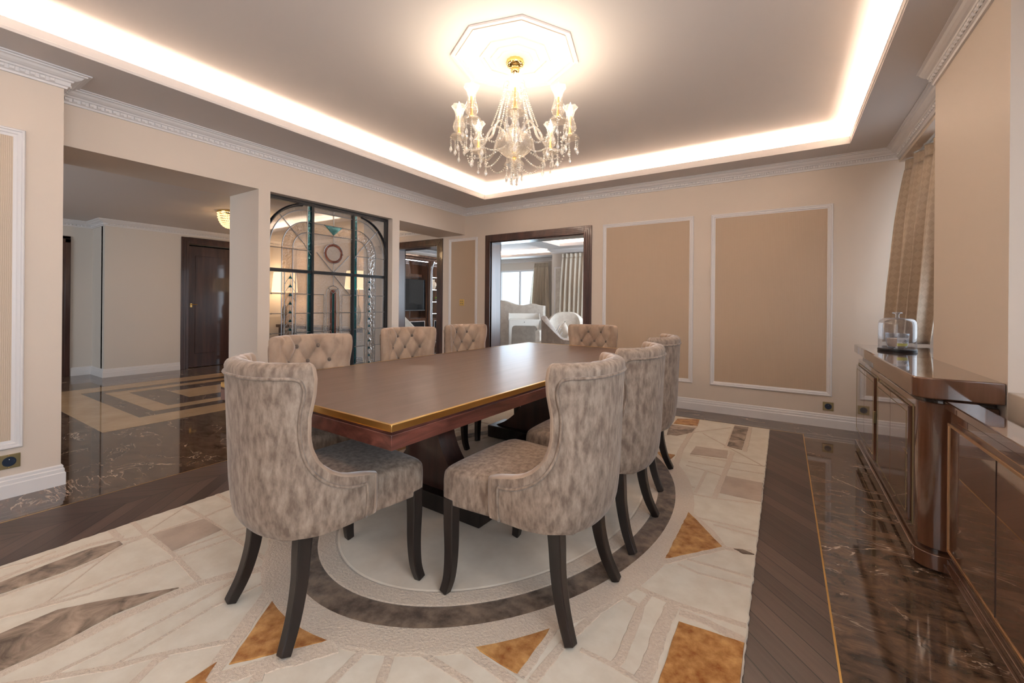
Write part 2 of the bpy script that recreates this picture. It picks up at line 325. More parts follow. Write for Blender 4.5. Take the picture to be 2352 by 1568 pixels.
M['parquet']=parquet()
# ---------------- the setting ----------------
ZP=2.67; ZU=2.86; YB=5.27; XL=-4.247
fl=struct('floor',MB().box(-10.4,3.2,-3,5.5,-.05,0),M['marble'])
struct('parquet_field',MB().box(-3.53,.16,-2.7,4.842,-.01,.0015),M['parquet'],fl)
b=MB(); b.box(-3.537,-3.53,-2.7,4.849,-.01,.002); b.box(.16,.167,-2.7,4.849,-.01,.002); b.box(-3.53,.16,4.842,4.849,-.01,.002)
struct('brass_strip',b,M['brass'],fl)
b=MB()
def ringrect(x0,x1,y0,y1,w): 
    b.box(x0,x1,y0,y0+w,-.01,.001); b.box(x0,x1,y1-w,y1,-.01,.001); b.box(x0,x0+w,y0+w,y1-w,-.01,.001); b.box(x1-w,x1,y0+w,y1-w,-.01,.001)
ringrect(-7.95,-5.2,1.268,4.95,.37); ringrect(-7.38,-5.77,1.82,4.38,.19); b.box(-6.87,-6.27,2.336,3.88,-.01,.001)
struct('marble_inlay',b,M['beigem'],fl)
struct('floor',MB().box(-10.4,3.2,5.5,13,-.05,0),M['marble'])
def ring(mb,ox0,ox1,oy0,oy1,ix0,ix1,iy0,iy1,z0,z1,mi=0):
    mb.box(ox0,ix0,oy0,oy1,z0,z1,mi); mb.box(ix1,ox1,oy0,oy1,z0,z1,mi); mb.box(ix0,ix1,oy0,iy0,z0,z1,mi); mb.box(ix0,ix1,iy1,oy1,z0,z1,mi)
# dining room ceiling: perimeter, tray lip, cove trough, upper ceiling
b=MB(); ring(b,-4.81,1.4,-2.8,5.5,TX0,TX1,TY0,TY1,ZP,ZP+.02)
ring(b,TX0-.03,TX1+.03,TY0-.03,TY1+.03,TX0,TX1,TY0,TY1,ZP+.02,ZP+.07)
g=.20; ring(b,TX0-g-.05,TX1+g+.05,TY0-g-.05,TY1+g+.05,TX0-g,TX1+g,TY0-g,TY1+g,ZP+.02,ZU)
b.box(TX0-g-.05,TX1+g+.05,TY0-g-.05,TY1+g+.05,ZU,ZU+.04)
ce=struct('ceiling',b,M['ceil'],bevel=.003)
# octagonal ceiling rose
RC=(-1.54,2.43)
b=MB()
def octo(r,z): return [(RC[0]+r*math.cos(PI/8+k*PI/4+.26),RC[1]+r*math.sin(PI/8+k*PI/4+.26),z) for k in range(8)]
z=ZU
b.loft([octo(.435,z),octo(.435,z-.012),octo(.418,z-.016),octo(.418,z-.006),octo(.40,z-.006),octo(.40,z-.012),octo(.375,z-.016),octo(.375,z-.003),octo(.24,z-.003),octo(.24,z-.012),octo(.215,z-.014),octo(.215,z-.006),octo(.165,z-.006),octo(.165,z-.012),octo(.12,z-.014),octo(.12,z-.020)],0)
rose=struct('ceiling_rose',b,M['ceil'],ce)
# hall ceiling, living room ceiling
b=MB(); b.box(-10.3,-4.81,-2.8,5.27,2.46,2.5); struct('ceiling',b,M['ceil'])
b=MB(); b.box(-8.9,-4.4,5.5,13,0,0) if 0 else None
T1=(-4.8,-.4,6.2,9.77); T2=(-7.6,-5.35,6.4,11.3)
def holed(mb,z0,z1):
    mb.box(-9.2,T2[0],5.5,12.3,z0,z1); mb.box(T2[0],T2[1],5.5,T2[2],z0,z1); mb.box(T2[0],T2[1],T2[3],12.3,z0,z1)
    mb.box(T2[1],T1[0],5.5,12.3,z0,z1); mb.box(T1[0],T1[1],5.5,T1[2],z0,z1); mb.box(T1[0],T1[1],T1[3],12.3,z0,z1); mb.box(T1[1],1.6,5.5,12.3,z0,z1)
holed(b,ZP,ZP+.02)
for t in(T1,T2):
    ring(b,t[0]-.03,t[1]+.03,t[2]-.03,t[3]+.03,t[0],t[1],t[2],t[3],ZP+.02,ZP+.08)
    ring(b,t[0]-.24,t[1]+.24,t[2]-.24,t[3]+.24,t[0]-.2,t[1]+.2,t[2]-.2,t[3]+.2,ZP+.02,ZU)
    b.box(t[0]-.24,t[1]+.24,t[2]-.24,t[3]+.24,ZU,ZU+.04)
struct('ceiling',b,M['ceil'])
# walls
b=MB()
b.box(-4.9,-3.96,-2.8,.766,0,ZP); b.box(-4.81,XL,.766,YB,2.28,ZP)
b.box(-4.81,XL,2.133,2.244,0,2.28); b.box(-4.81,XL,3.79,3.907,0,2.28)
struct('wall_left',b,M['wall'])
D1=(-3.742,-2.225,2.137); D2=(-5.85,-4.806,2.16)
b=MB(); b.box(-10.3,D2[0],YB,5.5,0,ZU); b.box(D2[0],D2[1],YB,5.5,D2[2],ZU); b.box(D2[1],D1[0],YB,5.5,0,ZU); b.box(D1[0],D1[1],YB,5.5,D1[2],ZU); b.box(D1[1],1.6,YB,5.5,0,ZU)
struct('wall_back',b,M['wall'])
b=MB(); b.box(.79,1.4,2.61,3.66,0,ZP)
b.box(.9,.97,3.66,YB,2.545,ZP); b.box(.97,1.4,3.66,YB,2.63,ZP)
b.box(1.26,1.4,3.66,3.95,0,2.6); b.box(1.26,1.4,5.15,5.27,0,2.6); b.box(1.26,1.4,3.95,5.15,0,.86); b.box(1.26,1.4,3.95,5.15,2.42,2.6)
b.box(1.26,1.4,-2.8,-1.0,0,ZP); b.box(1.26,1.4,-1.0,2.61,0,.8);b.box(1.26,1.4,-1.0,2.61,2.42,ZP); b.box(1.26,1.4,2.45,2.61,.8,2.42)
struct('wall_right',b,M['wall'])
b=MB(); b.box(-4.9,1.4,-2.92,-2.8,0,ZP); struct('wall_front',b,M['wall'])
def window(name,axis,pos,a0,a1,z0,z1,nm,depth=.06,tr=None):
    mb=MB(); w=.055
    def bx(u0,u1,zz0,zz1,d0,d1,m=mb):
        if axis=='x': m.box(pos+d0,pos+d1,u0,u1,zz0,zz1)
        else: m.box(u0,u1,pos+d0,pos+d1,zz0,zz1)
    bx(a0,a1,z0,z0+w,0,depth);bx(a0,a1,z1-w,z1,0,depth)
    for k in range(nm+1):
        c=a0+w/2+(a1-a0-w)*k/nm; bx(c-w/2,c+w/2,z0+w,z1-w,0,depth)
    if tr: bx(a0+w,a1-w,tr-.02,tr+.02,.005,depth-.005)
    o=struct(name,mb,M['winwhite'],bevel=.006)
    g_=MB(); bx(a0+w*.8,a1-w*.8,z0+w*.8,z1-w*.8,depth*.45,depth*.5,g_); g_.build('pane',M['winglass'],o); return o
window('window_1','x',1.30,3.95,5.15,.86,2.42,2)
window('window_2','x',1.30,-1.0,2.45,.8,2.42,3)
window('window_3','y',12.02,-8.18,-6.55,.45,2.32,2)
# hall walls
b=MB(); b.box(-9.06,-8.9,4.16,YB,0,2.46); b.box(-9.06,-8.9,2.18,3.284,0,2.46); b.box(-9.06,-8.9,3.284,4.16,2.22,2.46)
b.box(-9.6,-9.0,2.18,2.3,0,2.46); b.box(-9.62,-9.5,1.92,2.18,0,2.46); b.box(-9.62,-9.5,-2.8,1.92,2.1,2.46); b.box(-9.62,-9.5,-2.8,.9,0,2.1); b.box(-9.5,-8.2,-2.92,-2.8,0,2.46); b.box(-5.2,-4.8,-2.92,-2.8,0,2.46)
b.box(-10.2,-10.1,2.3,5.27,0,2.46); b.box(-10.2,-9.62,2.2,2.3,0,2.46); struct('wall_hall',b,M['wallhall'])
# living room walls
b=MB(); b.box(-9.2,-8.18,12.02,12.2,0,ZU); b.box(-6.55,-5.29,12.02,12.2,0,ZU); b.box(-8.18,-6.55,12.02,12.2,0,.45); b.box(-8.18,-6.55,12.02,12.2,2.32,ZU); struct('wall_living_far',b,M['wallhall'])
struct('wall_living_return',MB().box(-5.29,-5.1,10.3,12.02,0,ZU),M['wallhall'])
struct('wall_living_near',MB().box(-5.1,-4.85,10.3,10.45,0,ZU).box(-4.85,1.5,10.36,10.5,0,ZU),M['wallhall'])
struct('wall_living_left',MB().box(-9.2,-8.4,5.5,12.02,0,ZU),M['wallhall'])
# ---------------- mouldings ----------------
def crownprof(z0,p=.11,zt=ZP):
    h=zt-z0; return [(-.02,z0),(.012,z0),(.016,z0+.012),(.026,z0+.016),(.026,z0+.040),(.036,z0+.044),(.040,z0+.052),(.052,z0+.056),(.068,z0+.066),(.078,z0+.078),(.092,z0+.082),(.094,z0+.088),(p,z0+.090),(p,zt+.002),(-.02,zt+.002)]
def dentils(mb,path,z0,off=.026,step=.042):
    for (x0,y0),(x1,y1) in zip(path,path[1:]):
        L=math.hypot(x1-x0,y1-y0); dx,dy=(x1-x0)/L,(y1-y0)/L; nx,ny=dy,-dx; k=int(L/step)
        for i in range(k):
            t=(i+.5)*step; a=.0135
            vs=[]
            for zz,rr,dd in((z0+.017,1,0),(z0+.021,1,.007),(z0+.035,1,.007),(z0+.039,1,0)):
                for u,o in((-a,0),(-a*.7,dd+.004),(a*.7,dd+.004),(a,0)):
                    vs.append((x0+dx*(t+u)+nx*(off+o),y0+dy*(t+u)+ny*(off+o),zz))
            fs=[(r*4+c,r*4+c+1,(r+1)*4+c+1,(r+1)*4+c) for r in range(3) for c in range(3)]
            mb.add(vs,fs)
def crown(name,path,z0,p=.11,zt=ZP,dent=True):
    mb=MB(); mb.sweep(crownprof(z0,p,zt),path); 
    if dent: dentils(mb,path,z0)
    return struct(name,mb,M['trim'],recalc=True)
crown('trim_1',[(-3.96,-2.8),(-3.96,.766),(XL,.766),(XL,YB),(.9,YB),(.9,3.6)],2.573)
crown('trim_2',[(.79,3.66),(.79,-2.8)],2.585,.125)
def hallcrown(path): return crown('trim_3',path,2.362,.10,2.462)
hallcrown([(-9.5,-2.8),(-9.5,2.18),(-8.9,2.18),(-8.9,YB),(-4.81,YB)])
crown('trim_4',[(-8.4,5.5),(-8.4,12.02),(-5.29,12.02),(-5.29,10.3),(1.4,10.3)],2.56,.12,dent=False)
crown('trim_4',[(-8.4,5.5+.001),(-8.4,5.9)],2.56,.12,dent=False) if 0 else None
BP=[(-.005,0),(.020,0),(.020,.078),(.015,.084),(.015,.104),(.010,.109),(.010,.124),(.004,.131),(-.005,.131)]
def base(name,path): return struct(name,MB().sweep(BP,path),M['trim'])
base('baseboard_left',[(-3.96,-2.8),(-3.96,.766),(-4.9,.766)])
base('baseboard_left',[(-4.75,2.133),(XL,2.133),(XL,2.244)])
base('baseboard_left',[(-4.33,3.79),(XL,3.79),(XL,3.907),(-4.81,3.907)])
base('baseboard_back',[(-2.139,YB),(.9,YB),(.9,4.75)])
base('baseboard_back',[(-4.739,YB),(-3.844,YB)])
base('baseboard_hall',[(-9.5,1.93),(-9.5,2.18),(-8.9,2.18),(-8.9,3.17)])
base('baseboard_hall',[(-8.9,4.28),(-8.9,YB),(-5.96,YB)])
# wall panels: moulding frame with wallpaper field
def wpanel(plane,pos,a0,a1,z0,z1,paper,w=.045,nm='trim_5'):
    mb=MB(); pr=[(0,0),(0,.010),(.006,.018),(.014,.018),(.018,.012),(.030,.012),(.036,.006),(w,.004),(w,0)]  # (inwards, height off wall)
    loops=[]
    for o,h in pr:
        u0,u1,w0,w1=a0+o,a1-o,z0+o,z1-o
        for_=[(u0,w0),(u1,w0),(u1,w1),(u0,w1)]
        loops.append([((pos+h,u,zz) if plane=='x' else (u,pos-h,zz)) for u,zz in for_])
    mb.loft(loops,cap=False); o=struct(nm,mb,M['trim'])
    f=MB(); e=w-.004
    if plane=='x': f.box(pos-.004,pos+.003,a0+e,a1-e,z0+e,z1-e)
    else: f.box(a0+e,a1-e,pos-.003,pos+.004,z0+e,z1-e)
    f.build('wallpaper_field',paper,o); return o
wpanel('x',-3.96,-2.2,.601,.295,2.241,M['paperY'],.05)
wpanel('y',YB,-4.571,-3.998,.307,2.232,M['paperX'])
wpanel('y',YB,-1.972,-.881,.307,2.229,M['paperX'])
wpanel('y',YB,-.697,.408,.307,2.222,M['paperX'])
# living room pilaster panel, damask filled
wpanel('y',10.3,-5.22,-4.92,.5,2.2,M['fabricw'],.04)
# door casings
def casing(name,x0,x1,ztop,depth=.23,wd=.10):
    mb=MB()
    steps=[(0,wd,.016),(.0,wd*.72,.022),(.0,wd*.46,.028),(.0,wd*.2,.034)]
    for s_,e_,h in steps:
        for y0,y1 in((YB-h,YB+.002),(5.5-.002,5.5+h)):
            mb.box(x0-e_,x0+.004,y0,y1,0,ztop+e_); mb.box(x1-.004,x1+e_,y0,y1,0,ztop+e_); mb.box(x0+.004,x1-.004,y0,y1,ztop-.004,ztop+e_)
    o=struct(name,mb,M['mahog'],bevel=.002)
    j=MB(); t=.018; j.box(x0,x0+t,YB-.004,5.504,0,ztop); j.box(x1-t,x1,YB-.004,5.504,0,ztop); j.box(x0+t,x1-t,YB-.004,5.504,ztop-t,ztop)
    j.build('jamb_lining',M['mahogj'],o,bevel=.002); return o
M['mahogj']=mix2('mahogany_satin',(.05,.022,.018),(.09,.042,.034),(12,12,1.2),.30,coat=.5,bump=.02,croug=.25)
casing('door_1',*D1); casing('door_2',*D2)
# hall door, ajar, and the dark casing on the recess wall
mb=MB()
for h,e_ in((.016,.11),(.024,.075),(.032,.04)):
    mb.box(-8.902,-8.9+h,3.284-e_,3.284,0,2.22+e_); mb.box(-8.902,-8.9+h,4.16,4.16+e_,0,2.22+e_); mb.box(-8.902,-8.9+h,3.284,4.16,2.22,2.22+e_)
d3=struct('door_3',mb,M['mahog'],bevel=.003)
lf=MB(); lf.box(-9.02,-8.98,3.288,4.156,.006,2.19); lf.box(-8.984,-8.972,3.42,4.02,.25,2.02); 
dl=lf.build('door_leaf',M['mahog'],d3,bevel=.003)
hd=MB(); hd.tube([(-8.98,3.36,1.14),(-8.95,3.36,1.14),(-8.94,3.37,1.14),(-8.94,3.44,1.14)],.006); hd.box(-8.981,-8.977,3.345,3.375,1.09,1.16); hd.build('door_handle',M['brass'],dl,smooth=40)
mb=MB()
for h,e_ in((.02,.1),(.03,.06)): mb.box(-9.502,-9.5+h,1.92-e_,1.92,0,2.1+e_); mb.box(-9.502,-9.5+h,.9-e_,1.92,2.1,2.1+e_)
d4=struct('door_4',mb,M['mahog'],bevel=.003)
MB().box(-9.56,-9.52,.9,1.91,.01,2.1).build('door_leaf',M['mahog'],d4,bevel=.003)
# brown window sill casing beyond the pillar on the right
b=MB(); b.box(.79,1.26,-1.0,2.61,.0,.85); struct('window_sill',b,M['taupe'],bevel=.004)
# ---------------- sockets and switches ----------------
def socket(name,plane,pos,u,zc,w,h,label,kind,cat='socket'):
    def bx(m,u0,u1,z0,z1,d0,d1):
        if plane=='x': m.box(pos+d0,pos+d1,u0,u1,z0,z1)
        else: m.box(u0,u1,pos-d1,pos-d0,z0,z1)
    r=empty(name,(0,0,0),0,label,cat)
    p=MB(); bx(p,u-w/2,u+w/2,zc-h/2,zc+h/2,0,.007); p.build('cover_plate',M['brassd'] if kind=='s' else M['brass'],r,bevel=.002)
    if kind=='s':
        q=MB(); n=28; rr=h*.34
        def pt(a,r_,d): 
            uu,zz=u+r_*math.cos(a),zc+r_*math.sin(a); return (pos+d,uu,zz) if plane=='x' else (uu,pos-d,zz)
        q.loft([[pt(2*PI*i/n,rr,.005) for i in range(n)],[pt(2*PI*i/n,rr,.010) for i in range(n)],[pt(2*PI*i/n,rr*.88,.010) for i in range(n)],[pt(2*PI*i/n,rr*.86,.0075) for i in range(n)]]); q.build('socket_insert',M['navy'],r,smooth=30)
        for k in(-1,1):
            s_=MB(); cc=(pos+.008,u,zc+k*h*.42) if plane=='x' else (u,pos-.008,zc+k*h*.42); s_.sphere(cc,.003); s_.build('screw',M['gold'],r,smooth=180)
        s_=MB(); cc=(pos+.010,u,zc+rr*.45) if plane=='x' else (u,pos-.010,zc+rr*.45); s_.sphere(cc,.003); s_.build('earth_pin',M['solder'],r,smooth=180)
    else:
        for a in(-1,1):
            for c in(-1,1):
                k=MB(); bx(k,u+a*w*.18-.008,u+a*w*.18+.008,zc+c*h*.18-.008,zc+c*h*.18+.008,.006,.012); k.build('switch_button',M['brassd'],r,bevel=.0015)
    return r
socket('wall_socket','x',-3.96,.545,.218,.092,.085,'brass wall socket at the left edge, below the ribbed panel','s')
socket('wall_socket','y',YB,.38,.208,.088,.085,'brass wall socket low on the back wall below the largest tan panel','s')
socket('light_switch','y',YB,-4.30,1.215,.09,.10,'square brass light switch plate with four buttons on the narrow tan panel','b','switch')
# ---------------- rug ----------------
import json
RUG=json.loads('''{"rib":[[[[-2.125,0.271],[-2.107,0.402],[-2.121,0.55],[-2.101,0.752],[-2.094,0.822],[-2.038,0.93],[-1.941,1.07]],0.075],[[[-2.839,0.362],[-2.871,0.519],[-2.874,0.658],[-2.826,0.774]],0.05],[[[-2.676,0.341],[-2.654,0.519],[-2.679,0.649],[-2.742,0.759],[-2.742,0.843]],0.03],[[[-2.972,0.762],[-2.801,0.754],[-2.742,0.843]],0.045],[[[-2.98,0.851],[-2.776,0.845],[-2.662,0.849],[-2.461,0.85],[-2.122,0.829]],0.035],[[[-2.789,0.849],[-2.941,1.073]],0.014],[[[-2.972,1.084],[-2.724,1.084],[-2.468,1.08],[-2.327,1.077],[-1.965,1.064]],0.035],[[[-2.993,1.261],[-2.743,1.258],[-2.647,1.26]],0.035],[[[-2.742,0.843],[-2.724,1.084],[-2.743,1.258],[-2.746,1.307]],0.03],[[[-2.458,0.427],[-2.728,0.723]],0.012],[[[-2.465,0.394],[-2.439,0.632],[-2.391,0.855],[-2.357,1.081],[-2.356,1.132]],0.03],[[[-2.496,0.318],[-2.392,0.547],[-2.393,0.736],[-2.387,0.837]],0.03],[[[-2.461,0.85],[-2.428,1.083],[-2.412,1.159]],0.022],[[[-1.854,0.491],[-1.869,0.636],[-1.889,0.781],[-1.866,1.01]],0.022],[[[-2.055,0.262],[-1.843,0.488],[-1.802,0.554],[-1.748,0.625],[-1.649,0.742]],0.04],[[[-1.71,0.484],[-1.76,0.564],[-1.756,0.598]],0.045],[[[-1.976,0.307],[-1.963,0.543],[-1.971,0.74],[-1.995,0.932]],0.03],[[[-1.538,0.624],[-1.592,0.697],[-1.716,0.855],[-1.823,0.996],[-2.015,1.111],[-2.238,1.212]],0.085],[[[-1.54,0.613],[-1.476,0.703],[-1.381,0.827],[-1.306,0.937]],0.09],[[[-2.952,0.376],[-2.883,0.542]],0.02],[[[-2.91,0.453],[-2.932,0.552]],0.02],[[[-1.199,0.823],[-1.224,1.007]],0.05],[[[-1.064,0.914],[-1.155,1.057]],0.05],[[[-1.102,1.081],[-1.011,1.074],[-0.824,1.073]],0.04],[[[-1.402,0.704],[-1.454,0.758],[-1.427,0.826],[-1.303,0.963],[-1.159,1.054],[-0.944,1.203]],0.06],[[[-0.961,1.175],[-0.709,1.149]],0.06],[[[-0.717,1.525],[-0.711,1.372],[-0.711,1.179]],0.055],[[[-0.669,1.176],[-0.65,1.383],[-0.607,1.598],[-0.552,1.751]],0.05],[[[-0.589,1.389],[-0.475,1.387],[-0.373,1.375]],0.03],[[[-0.63,1.659],[-0.555,1.736],[-0.473,1.713],[-0.468,1.644],[-0.461,1.423],[-0.47,1.381]],0.05],[[[-0.546,1.834],[-0.463,1.818],[-0.373,1.812],[-0.317,1.812],[-0.102,1.833]],0.04],[[[-0.457,1.823],[-0.474,1.706]],0.03],[[[-0.368,1.822],[-0.375,1.628],[-0.37,1.43],[-0.378,1.369]],0.075],[[[-0.336,1.768],[-0.244,1.772],[-0.106,1.746]],0.06],[[[-0.407,2.094],[-0.316,2.073],[-0.106,2.094]],0.022],[[[-0.377,2.157],[-0.113,2.17]],0.028],[[[-0.468,2.07],[-0.34,2.236],[-0.248,2.356],[-0.121,2.394]],0.055],[[[-0.477,2.671],[-0.337,2.517],[-0.239,2.352]],0.06],[[[-0.408,2.613],[-0.107,2.628]],0.02],[[[-0.317,2.577],[-0.109,2.573]],0.025],[[[-0.555,2.917],[-0.35,2.932],[-0.108,3.004]],0.022],[[[-0.346,3.945],[-0.349,3.429],[-0.357,2.943]],0.05],[[[-0.466,3.389],[-0.47,2.944]],0.03],[[[-0.611,3.417],[-0.466,3.389],[-0.352,3.347]],0.018],[[[-0.578,3.039],[-0.485,3.034]],0.018],[[[-0.627,3.668],[-0.388,3.689],[-0.104,3.728]],0.018],[[[-0.613,3.507],[-0.11,3.555]],0.018],[[[-0.393,4.862],[-0.401,4.016]],0.05],[[[-0.744,4.773],[-0.712,3.741],[-0.661,3.211]],0.06],[[[-0.269,4.834],[-0.263,4.004]],0.05],[[[-0.631,4.354],[-0.116,3.72]],0.015],[[[-0.43,4.717],[-0.971,4.007]],0.015],[[[-1.881,4.057],[-1.856,3.873]],0.05],[[[-2.016,3.966],[-1.925,3.823]],0.05],[[[-1.978,3.799],[-2.069,3.806],[-2.256,3.807]],0.04],[[[-1.678,4.176],[-1.626,4.122],[-1.653,4.054],[-1.777,3.917],[-1.921,3.826],[-2.136,3.677]],0.06],[[[-2.119,3.705],[-2.371,3.731]],0.06],[[[-2.363,3.355],[-2.369,3.508],[-2.369,3.701]],0.055],[[[-2.411,3.704],[-2.43,3.497],[-2.473,3.282],[-2.528,3.129]],0.05],[[[-2.491,3.491],[-2.605,3.493],[-2.707,3.505]],0.03],[[[-2.45,3.221],[-2.525,3.144],[-2.607,3.167],[-2.612,3.236],[-2.619,3.457],[-2.61,3.499]],0.05],[[[-2.534,3.046],[-2.617,3.062],[-2.707,3.068],[-2.763,3.068],[-2.978,3.047]],0.04],[[[-2.623,3.057],[-2.606,3.174]],0.03],[[[-2.712,3.058],[-2.705,3.252],[-2.71,3.45],[-2.702,3.511]],0.075],[[[-2.744,3.112],[-2.836,3.108],[-2.974,3.134]],0.06],[[[-2.673,2.786],[-2.764,2.807],[-2.974,2.786]],0.022],[[[-2.703,2.723],[-2.967,2.71]],0.028],[[[-2.612,2.81],[-2.74,2.644],[-2.832,2.524],[-2.959,2.486]],0.055],[[[-2.603,2.209],[-2.743,2.363],[-2.841,2.528]],0.06],[[[-2.672,2.267],[-2.973,2.252]],0.02],[[[-2.763,2.303],[-2.971,2.307]],0.025]],"pol":[[[[-2.369,0.302],[-2.369,0.451],[-2.298,0.557],[-2.132,0.763],[-2.157,0.559],[-2.127,0.405],[-2.131,0.272]],5],[[[-2.797,0.356],[-2.813,0.509],[-2.825,0.646],[-2.792,0.748],[-2.743,0.747],[-2.698,0.647],[-2.679,0.524],[-2.695,0.344]],5],[[[-2.732,0.862],[-2.692,1.077],[-2.489,1.079],[-2.471,0.854]],4],[[[-1.757,0.971],[-1.326,0.971],[-1.542,0.693]],3],[[[-1.585,0.675],[-1.537,0.621],[-1.434,0.628],[-1.552,0.516],[-1.58,0.57]],3],[[[-2.299,1.172],[-2.179,1.224],[-2.101,1.198],[-2.16,1.187]],3],[[[-0.721,1.439],[-0.935,1.192],[-0.722,1.183]],3],[[[-0.335,3.358],[-0.11,3.364],[-0.109,3.038],[-0.34,3.033]],4],[[[-0.625,3.914],[-0.381,3.948],[-0.368,3.751],[-0.631,3.691]],4],[[[-0.406,4.813],[-0.284,4.823],[-0.286,4.042],[-0.4,4.074]],5],[[[-0.943,4.76],[-0.74,4.863],[-0.716,4.589],[-0.937,4.55]],3],[[[-0.907,4.121],[-0.961,4.492],[-0.72,4.508],[-0.723,4.322],[-0.822,4.148]],5],[[[-0.879,3.595],[-0.727,3.598],[-0.741,3.37]],3],[[[-0.2,2.373],[-0.161,2.39],[-0.111,2.375],[-0.158,2.354]],2],[[[-0.459,2.651],[-0.25,2.364],[-0.466,2.097]],3],[[[-0.328,1.715],[-0.109,1.734],[-0.101,1.553],[-0.098,1.456],[-0.332,1.301],[-0.328,1.402]],3],[[[-2.359,3.441],[-2.145,3.688],[-2.358,3.697]],3],[[[-2.88,2.507],[-2.919,2.49],[-2.969,2.505],[-2.922,2.526]],2],[[[-2.621,2.229],[-2.83,2.516],[-2.614,2.783]],3],[[[-2.752,3.165],[-2.971,3.146],[-2.979,3.327],[-2.982,3.424],[-2.748,3.579],[-2.752,3.478]],3]]}''')
def rug():
    mb=MB(); x0,x1,y0,y1=-2.93,-.103,-.02,4.79
    rnd=random.Random(3); SCL=[1]
    def edge(xa,ya,xb,yb):
        L=math.hypot(xb-xa,yb-ya); n=int(L/.02); out=[]
        for i in range(n):
            t=i/n; j=rnd.uniform(-.003,.003); nx,ny=(yb-ya)/L,-(xb-xa)/L
            out.append((xa+(xb-xa)*t+nx*j,ya+(yb-ya)*t+ny*j))
        return out
    pl=edge(x0,y0,x1,y0)+edge(x1,y0,x1,y1)+edge(x1,y1,x0,y1)+edge(x0,y1,x0,y0)
    cx,cy=(x0+x1)/2,(y0+y1)/2
    mb.loft([[(x,y,.0016) for x,y in pl],[(x,y,.013) for x,y in pl],[(cx+(x-cx)*.997,cy+(y-cy)*.998,.016) for x,y in pl]],0)
    def clip(x,y): x=x*.983 if SCL[0] else x; y=y*.983 if SCL[0] else y; return min(max(x,x0+.004),x1-.004),min(max(y,y0+.004),y1-.004)
    def poly(pts,z,mi):
        P=[clip(*p) for p in pts]; c=(sum(p[0] for p in P)/len(P),sum(p[1] for p in P)/len(P)); Q=[]
        for i in range(len(P)):
            a,b_=P[i],P[(i+1)%len(P)]; L=math.hypot(b_[0]-a[0],b_[1]-a[1]); n=max(1,int(L/.03))
            for k in range(n):
                t=k/n; Q.append((a[0]+(b_[0]-a[0])*t+(rnd.uniform(-.002,.002) if k else 0),a[1]+(b_[1]-a[1])*t+(rnd.uniform(-.002,.002) if k else 0)))
        ar=sum(Q[i][0]*Q[(i+1)%len(Q)][1]-Q[(i+1)%len(Q)][0]*Q[i][1] for i in range(len(Q)))
        if ar<0: Q=Q[::-1]
        def ins(s): return [(c[0]+(x-c[0])*s,c[1]+(y-c[1])*s) for x,y in Q]
        mb.loft([[(x,y,.012) for x,y in Q],[(x,y,z-.002) for x,y in Q],[(x,y,z) for x,y in ins(.985)]],mi)
    def ribbon(pts,w,z,mi):
        P=[Vector(clip(*p)) for p in pts]
        Q=[]
        for i in range(len(P)-1):
            n=max(1,int((P[i+1]-P[i]).length/.025))
            for k in range(n): Q.append(P[i].lerp(P[i+1],k/n))
        Q.append(P[-1]); rows=[]
        for i,p in enumerate(Q):
            t=(Q[min(i+1,len(Q)-1)]-Q[max(i-1,0)])
            if t.length<1e-6: t=Vector((1,0))
            t.normalize(); nn=Vector((-t.y,t.x)); h=w/2*(1+rnd.uniform(-.12,.12)); k=w/2*(1+rnd.uniform(-.12,.12))
            SCL[0]=0; a=clip(*(p-nn*h)); c=clip(*(p+nn*k)); a2=clip(*(p-nn*h*.8)); c2=clip(*(p+nn*k*.8)); SCL[0]=1
            rows.append([(a[0],a[1],.014),(a2[0],a2[1],z),(c2[0],c2[1],z),(c[0],c[1],.014)])
        fs=[];vs=[q for r in rows for q in r]
        for i in range(len(rows)-1):
            for k in range(3): fs.append((i*4+k,i*4+k+1,i*4+4+k+1,i*4+4+k))
        mb.add(vs,fs,mi)
    E0=(-1.514,2.40)
    def ell(a,b_,z,n=120): return [(E0[0]+a*math.cos(2*PI*i/n),E0[1]+b_*math.sin(2*PI*i/n),z) for i in range(n)]
    mats=['cream','pink','rbrown','rorange','rtaupe','rbrown2','pale']
    for i,(pts,w) in enumerate(RUG['rib']): ribbon(pts,w*.74,.0175+i*.00003,1)
    for i,(pts,mi) in enumerate(RUG['pol']): poly(pts,.0203+i*.00002,mi)
    # oval: pink band, dark ring, pink band, pale centre
    mb.loft([ell(1.10,1.52,.012),ell(1.10,1.52,.018),ell(1.085,1.505,.0205),ell(.99,1.39,.0205)],1,cap=False)
    mb.loft([ell(.995,1.395,.0215),ell(.985,1.385,.0228),ell(.90,1.29,.0228),ell(.89,1.28,.0215)],2,cap=False)
    mb.loft([ell(.895,1.285,.0212),ell(.885,1.275,.0235),ell(.82,1.20,.0235),ell(.81,1.19,.020)],1,cap=False)
    mb.loft([ell(.81,1.19,.019),ell(.80,1.18,.0215)],6,cap=True)
    o=mb.build('area_rug',[M[k] for k in mats],None,recalc=False)
    tag(o,'cream rug with dark oval ring, pink lines and orange triangles under the dining table','rug')
rug()
